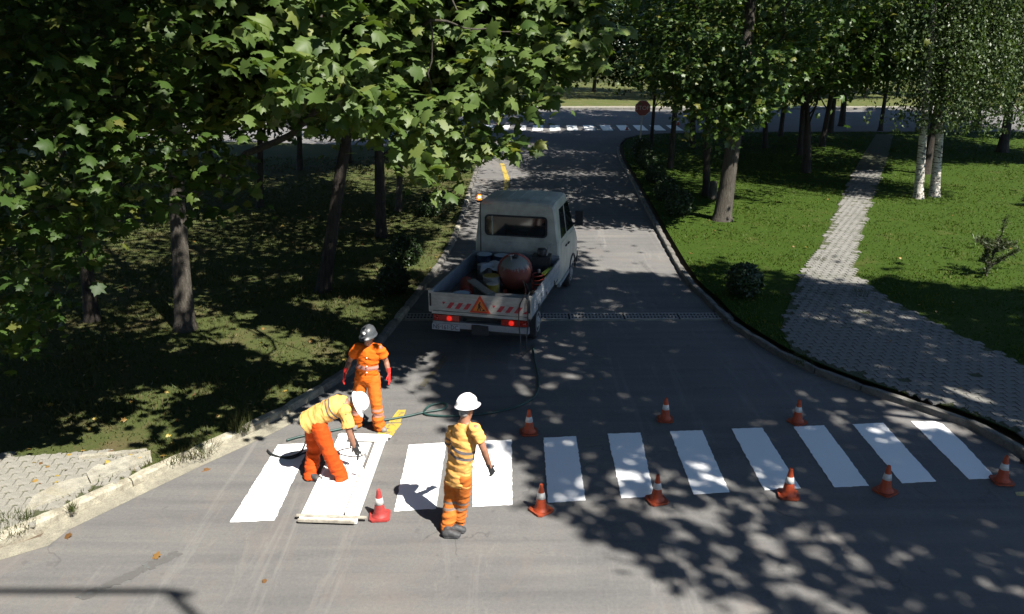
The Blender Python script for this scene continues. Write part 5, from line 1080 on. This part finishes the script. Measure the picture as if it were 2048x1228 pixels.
link('valve', tubes_mesh('valve', [tube_arrays([(-.08, -.1, 2*R+.02), (-.08, -.1, 2*R+.13)], [.012, .012], 8), tube_arrays([(-.13, -.1, 2*R+.13), (-.03, -.1, 2*R+.13)], [.01, .01], 8)]), M['iron'], pt)
def tin(label, x, y, r, h, bodym, lidm, z=ZF, cat='paint tin', name='paint_tin'):
    e = thing(name, label, cat, x, y, z, random.uniform(-1, 1), 'paint tins in the truck bed')
    link('drum', lathe([(r*.97, 0), (r, .01), (r, h*.33), (r*1.02, h*.345), (r, h*.36), (r, h*.66), (r*1.02, h*.675), (r, h*.69), (r, h-.012), (r*1.03, h-.01), (r*1.03, h), (r*.96, h)], 24), M[bodym], e, True)
    link('lid', lathe([(r*.95, h-.004), (r*.95, h+.006), (r*.85, h+.002), (.01, h+.004)], 24, False), M[lidm], e, True)
    link('handle', tubes_mesh('handle', [tube_arrays([(r*1.03*math.cos(a), r*1.03*math.sin(a), h*.72-.06*math.sin(a)) for a in np.linspace(0, math.pi, 10)], [.004]*10, 6)]), M['iron'], e); return e
tin('dark blue paint drum against the cab, the left one of the pair', -.62, 2.62, .17, .42, 'tin_blue', 'tin_lid'); tin('dark blue paint drum against the cab, the right one of the pair', -.24, 2.62, .17, .42, 'tin_blue', 'tin_lid')
tin('pale paint tin under the dark drum pair', -.52, 2.24, .15, .3, 'tin_pale', 'tin_pale'); tin('flat dark tin at the left corner of the tailgate', -.75, .22, .15, .26, 'tin_pale', 'tin_blue'); tin('blue rimmed paint tin with splashed lid behind the tailgate', -.42, .22, .17, .28, 'tin_blue', 'tin_lid'); tin('pale low tin between blue tin and plank', -.14, .25, .12, .18, 'tin_lid', 'tin_pale')
tin('yellow bucket in front of the red tank', -.10, 1.25, .17, .36, 'tin_pale', 'yel', name='paint_bucket', cat='bucket'); tin('second yellow bucket close to the tank foot', .05, .75, .12, .34, 'yel', 'tin_pale', name='paint_bucket', cat='bucket')
gc = thing('red_cylinder', 'rusty red gas cylinder lying by the left side board', 'gas cylinder', -.55, 1.0, ZF+.15, .3)
q = link('bottle', lathe([(.02, -.42), (.10, -.40), (.14, -.32), (.14, .30), (.12, .38), (.05, .42), (.03, .43)], 20), M['redp'], gc, True); q.rotation_euler.x = math.pi/2
q = link('collar', lathe([(.09, .40), (.10, .40), (.10, .52), (.09, .52)], 18, False), M['tank_pink'], gc, True); q.rotation_euler.x = math.pi/2
mo = thing('motor_pump', 'black motor pump against the right side of the cab', 'pump', .66, 2.5, ZF, .1)
link('housing', box_me('housing', -.19, .19, -.2, .2, .12, .50, bevel=.05), M['motor'], mo); link('fan_cover', lathe([(.16, -.26), (.17, -.24), (.17, -.2)], 18), M['motor'], mo, True).location.z = .3
link('air_filter', lathe([(.09, .50), (.10, .52), (.10, .62), (.08, .65)], 16), M['motor'], mo, True)
for s in (-1, 1): link('skid', tubes_mesh('skid', [tube_arrays([(s*.17, -.32, .02), (s*.17, .32, .02)], [.02, .02], 8)]), M['iron'], mo)
link('exhaust', tubes_mesh('exhaust', [tube_arrays([(.1, 0, .5), (.13, .0, .66), (.19, .02, .74)], [.02, .02, .02], 8)]), M['iron'], mo)
hc = thing('hose_coil', 'red hose coil between tank and right side board', 'hose', .80, 1.55, ZF+.03, 0)
link('coil', tubes_mesh('coil', [tube_arrays([((.13+.01*math.sin(3*a))*math.cos(a), (.22)*math.sin(a), .015+.014*a) for a in np.linspace(0, 8*math.pi, 90)], [.014]*90, 6)]), M['redp'], hc, True); link('coupling', lathe([(.02, .36), (.028, .37), (.028, .43), (.02, .44)], 12), M['iron'], hc, True)
pk = thing('plank', 'grey wooden plank lying across the tins', 'plank', -.14, .62, ZF+.28, 0); pk.rotation_euler = (.10, -.05, RZ+.75); o = link('board', box_me('board', -.08, .08, -.42, .42, 0, .03, bevel=.004), M['plank'], pk); link('batten', box_me('batten', -.08, .08, -.38, -.33, .0305, .05, bevel=.003), M['plank'], pk)
sp2 = thing('metal_plate', 'pale flat tray behind the right half of the tailgate', 'tray', .42, .45, ZF, .02); link('tray', box_me('tray', -.42, .42, -.2, .2, .18, .2, bevel=.005), M['tin_pale'], sp2); link('tray_rim', box_me('rim', -.42, .42, -.21, -.19, .18, .235, bevel=.004), M['tin_pale'], sp2); link('tray_stand', box_me('stand', -.36, .36, -.15, .15, 0, .18, bevel=.005), M['tin_blue'], sp2)
# crumpled sheet
bm = bmesh.new(); bmesh.ops.create_grid(bm, x_segments=14, y_segments=14, size=.26)
for v_ in bm.verts: v_.co.z = .16+.10*noise.noise(v_.co*6)-.7*max(0, v_.co.length-.2)**1.5+.05*abs(noise.noise(v_.co*15))
o = link('plastic_sheet', bm_mesh(bm, 'sheet'), M['rag'], None, True, onbed(-.22, 1.85, ZF+.22)); tag(o, 'crumpled pale plastic sheet beside the red tank', 'plastic sheet')
ys = thing('yellow_level', 'yellow and green measuring lath leaning on the right side board', 'lath', .88, 2.0, ZF+.30, 0); ys.rotation_euler = (-.15, .25, RZ); link('lath', box_me('lath', -.035, .035, -.55, .55, 0, .035, bevel=.004), M['strip_y'], ys); link('end_cap', box_me('cap', -.037, .037, .55, .58, -.002, .037, bevel=.003), M['black'], ys)
# hose strands hanging over the tailgate
def hang(pl_, label, r=.011):
    pts = [TM @ Vector(p) for p in pl_]; o = link('hanging_hose', tubes_mesh('hanging_hose', [tube_arrays(spline(pts, 6), [r]*((len(pts)-1)*6+1), 8)]), M['hose_b'], None, True); tag(o, label, 'hose')
g0 = TM.inverted() @ G(1066, 690, .02)
hang([(.62, .9, ZT+.05), (.80, .3, ZT+.10), (.86, .0, ZT+.06), (.78, -.06, ZT-.12), (.76, -.07, .75), (.80, -.10, .4), (.86, -.22, .12), (g0.x, g0.y, .022)], 'dark hose hanging over the tailgate in a loose bow')
hang([(.70, .8, ZT+.03), (.90, .2, ZT+.07), (.93, -.03, ZT+.05), (.93, -.07, ZT-.2), (.93, -.08, .6), (.92, -.14, .2), (g0.x+.03, g0.y+.05, .022)], 'dark hose hanging straight down the right tailgate corner')
print('all done')
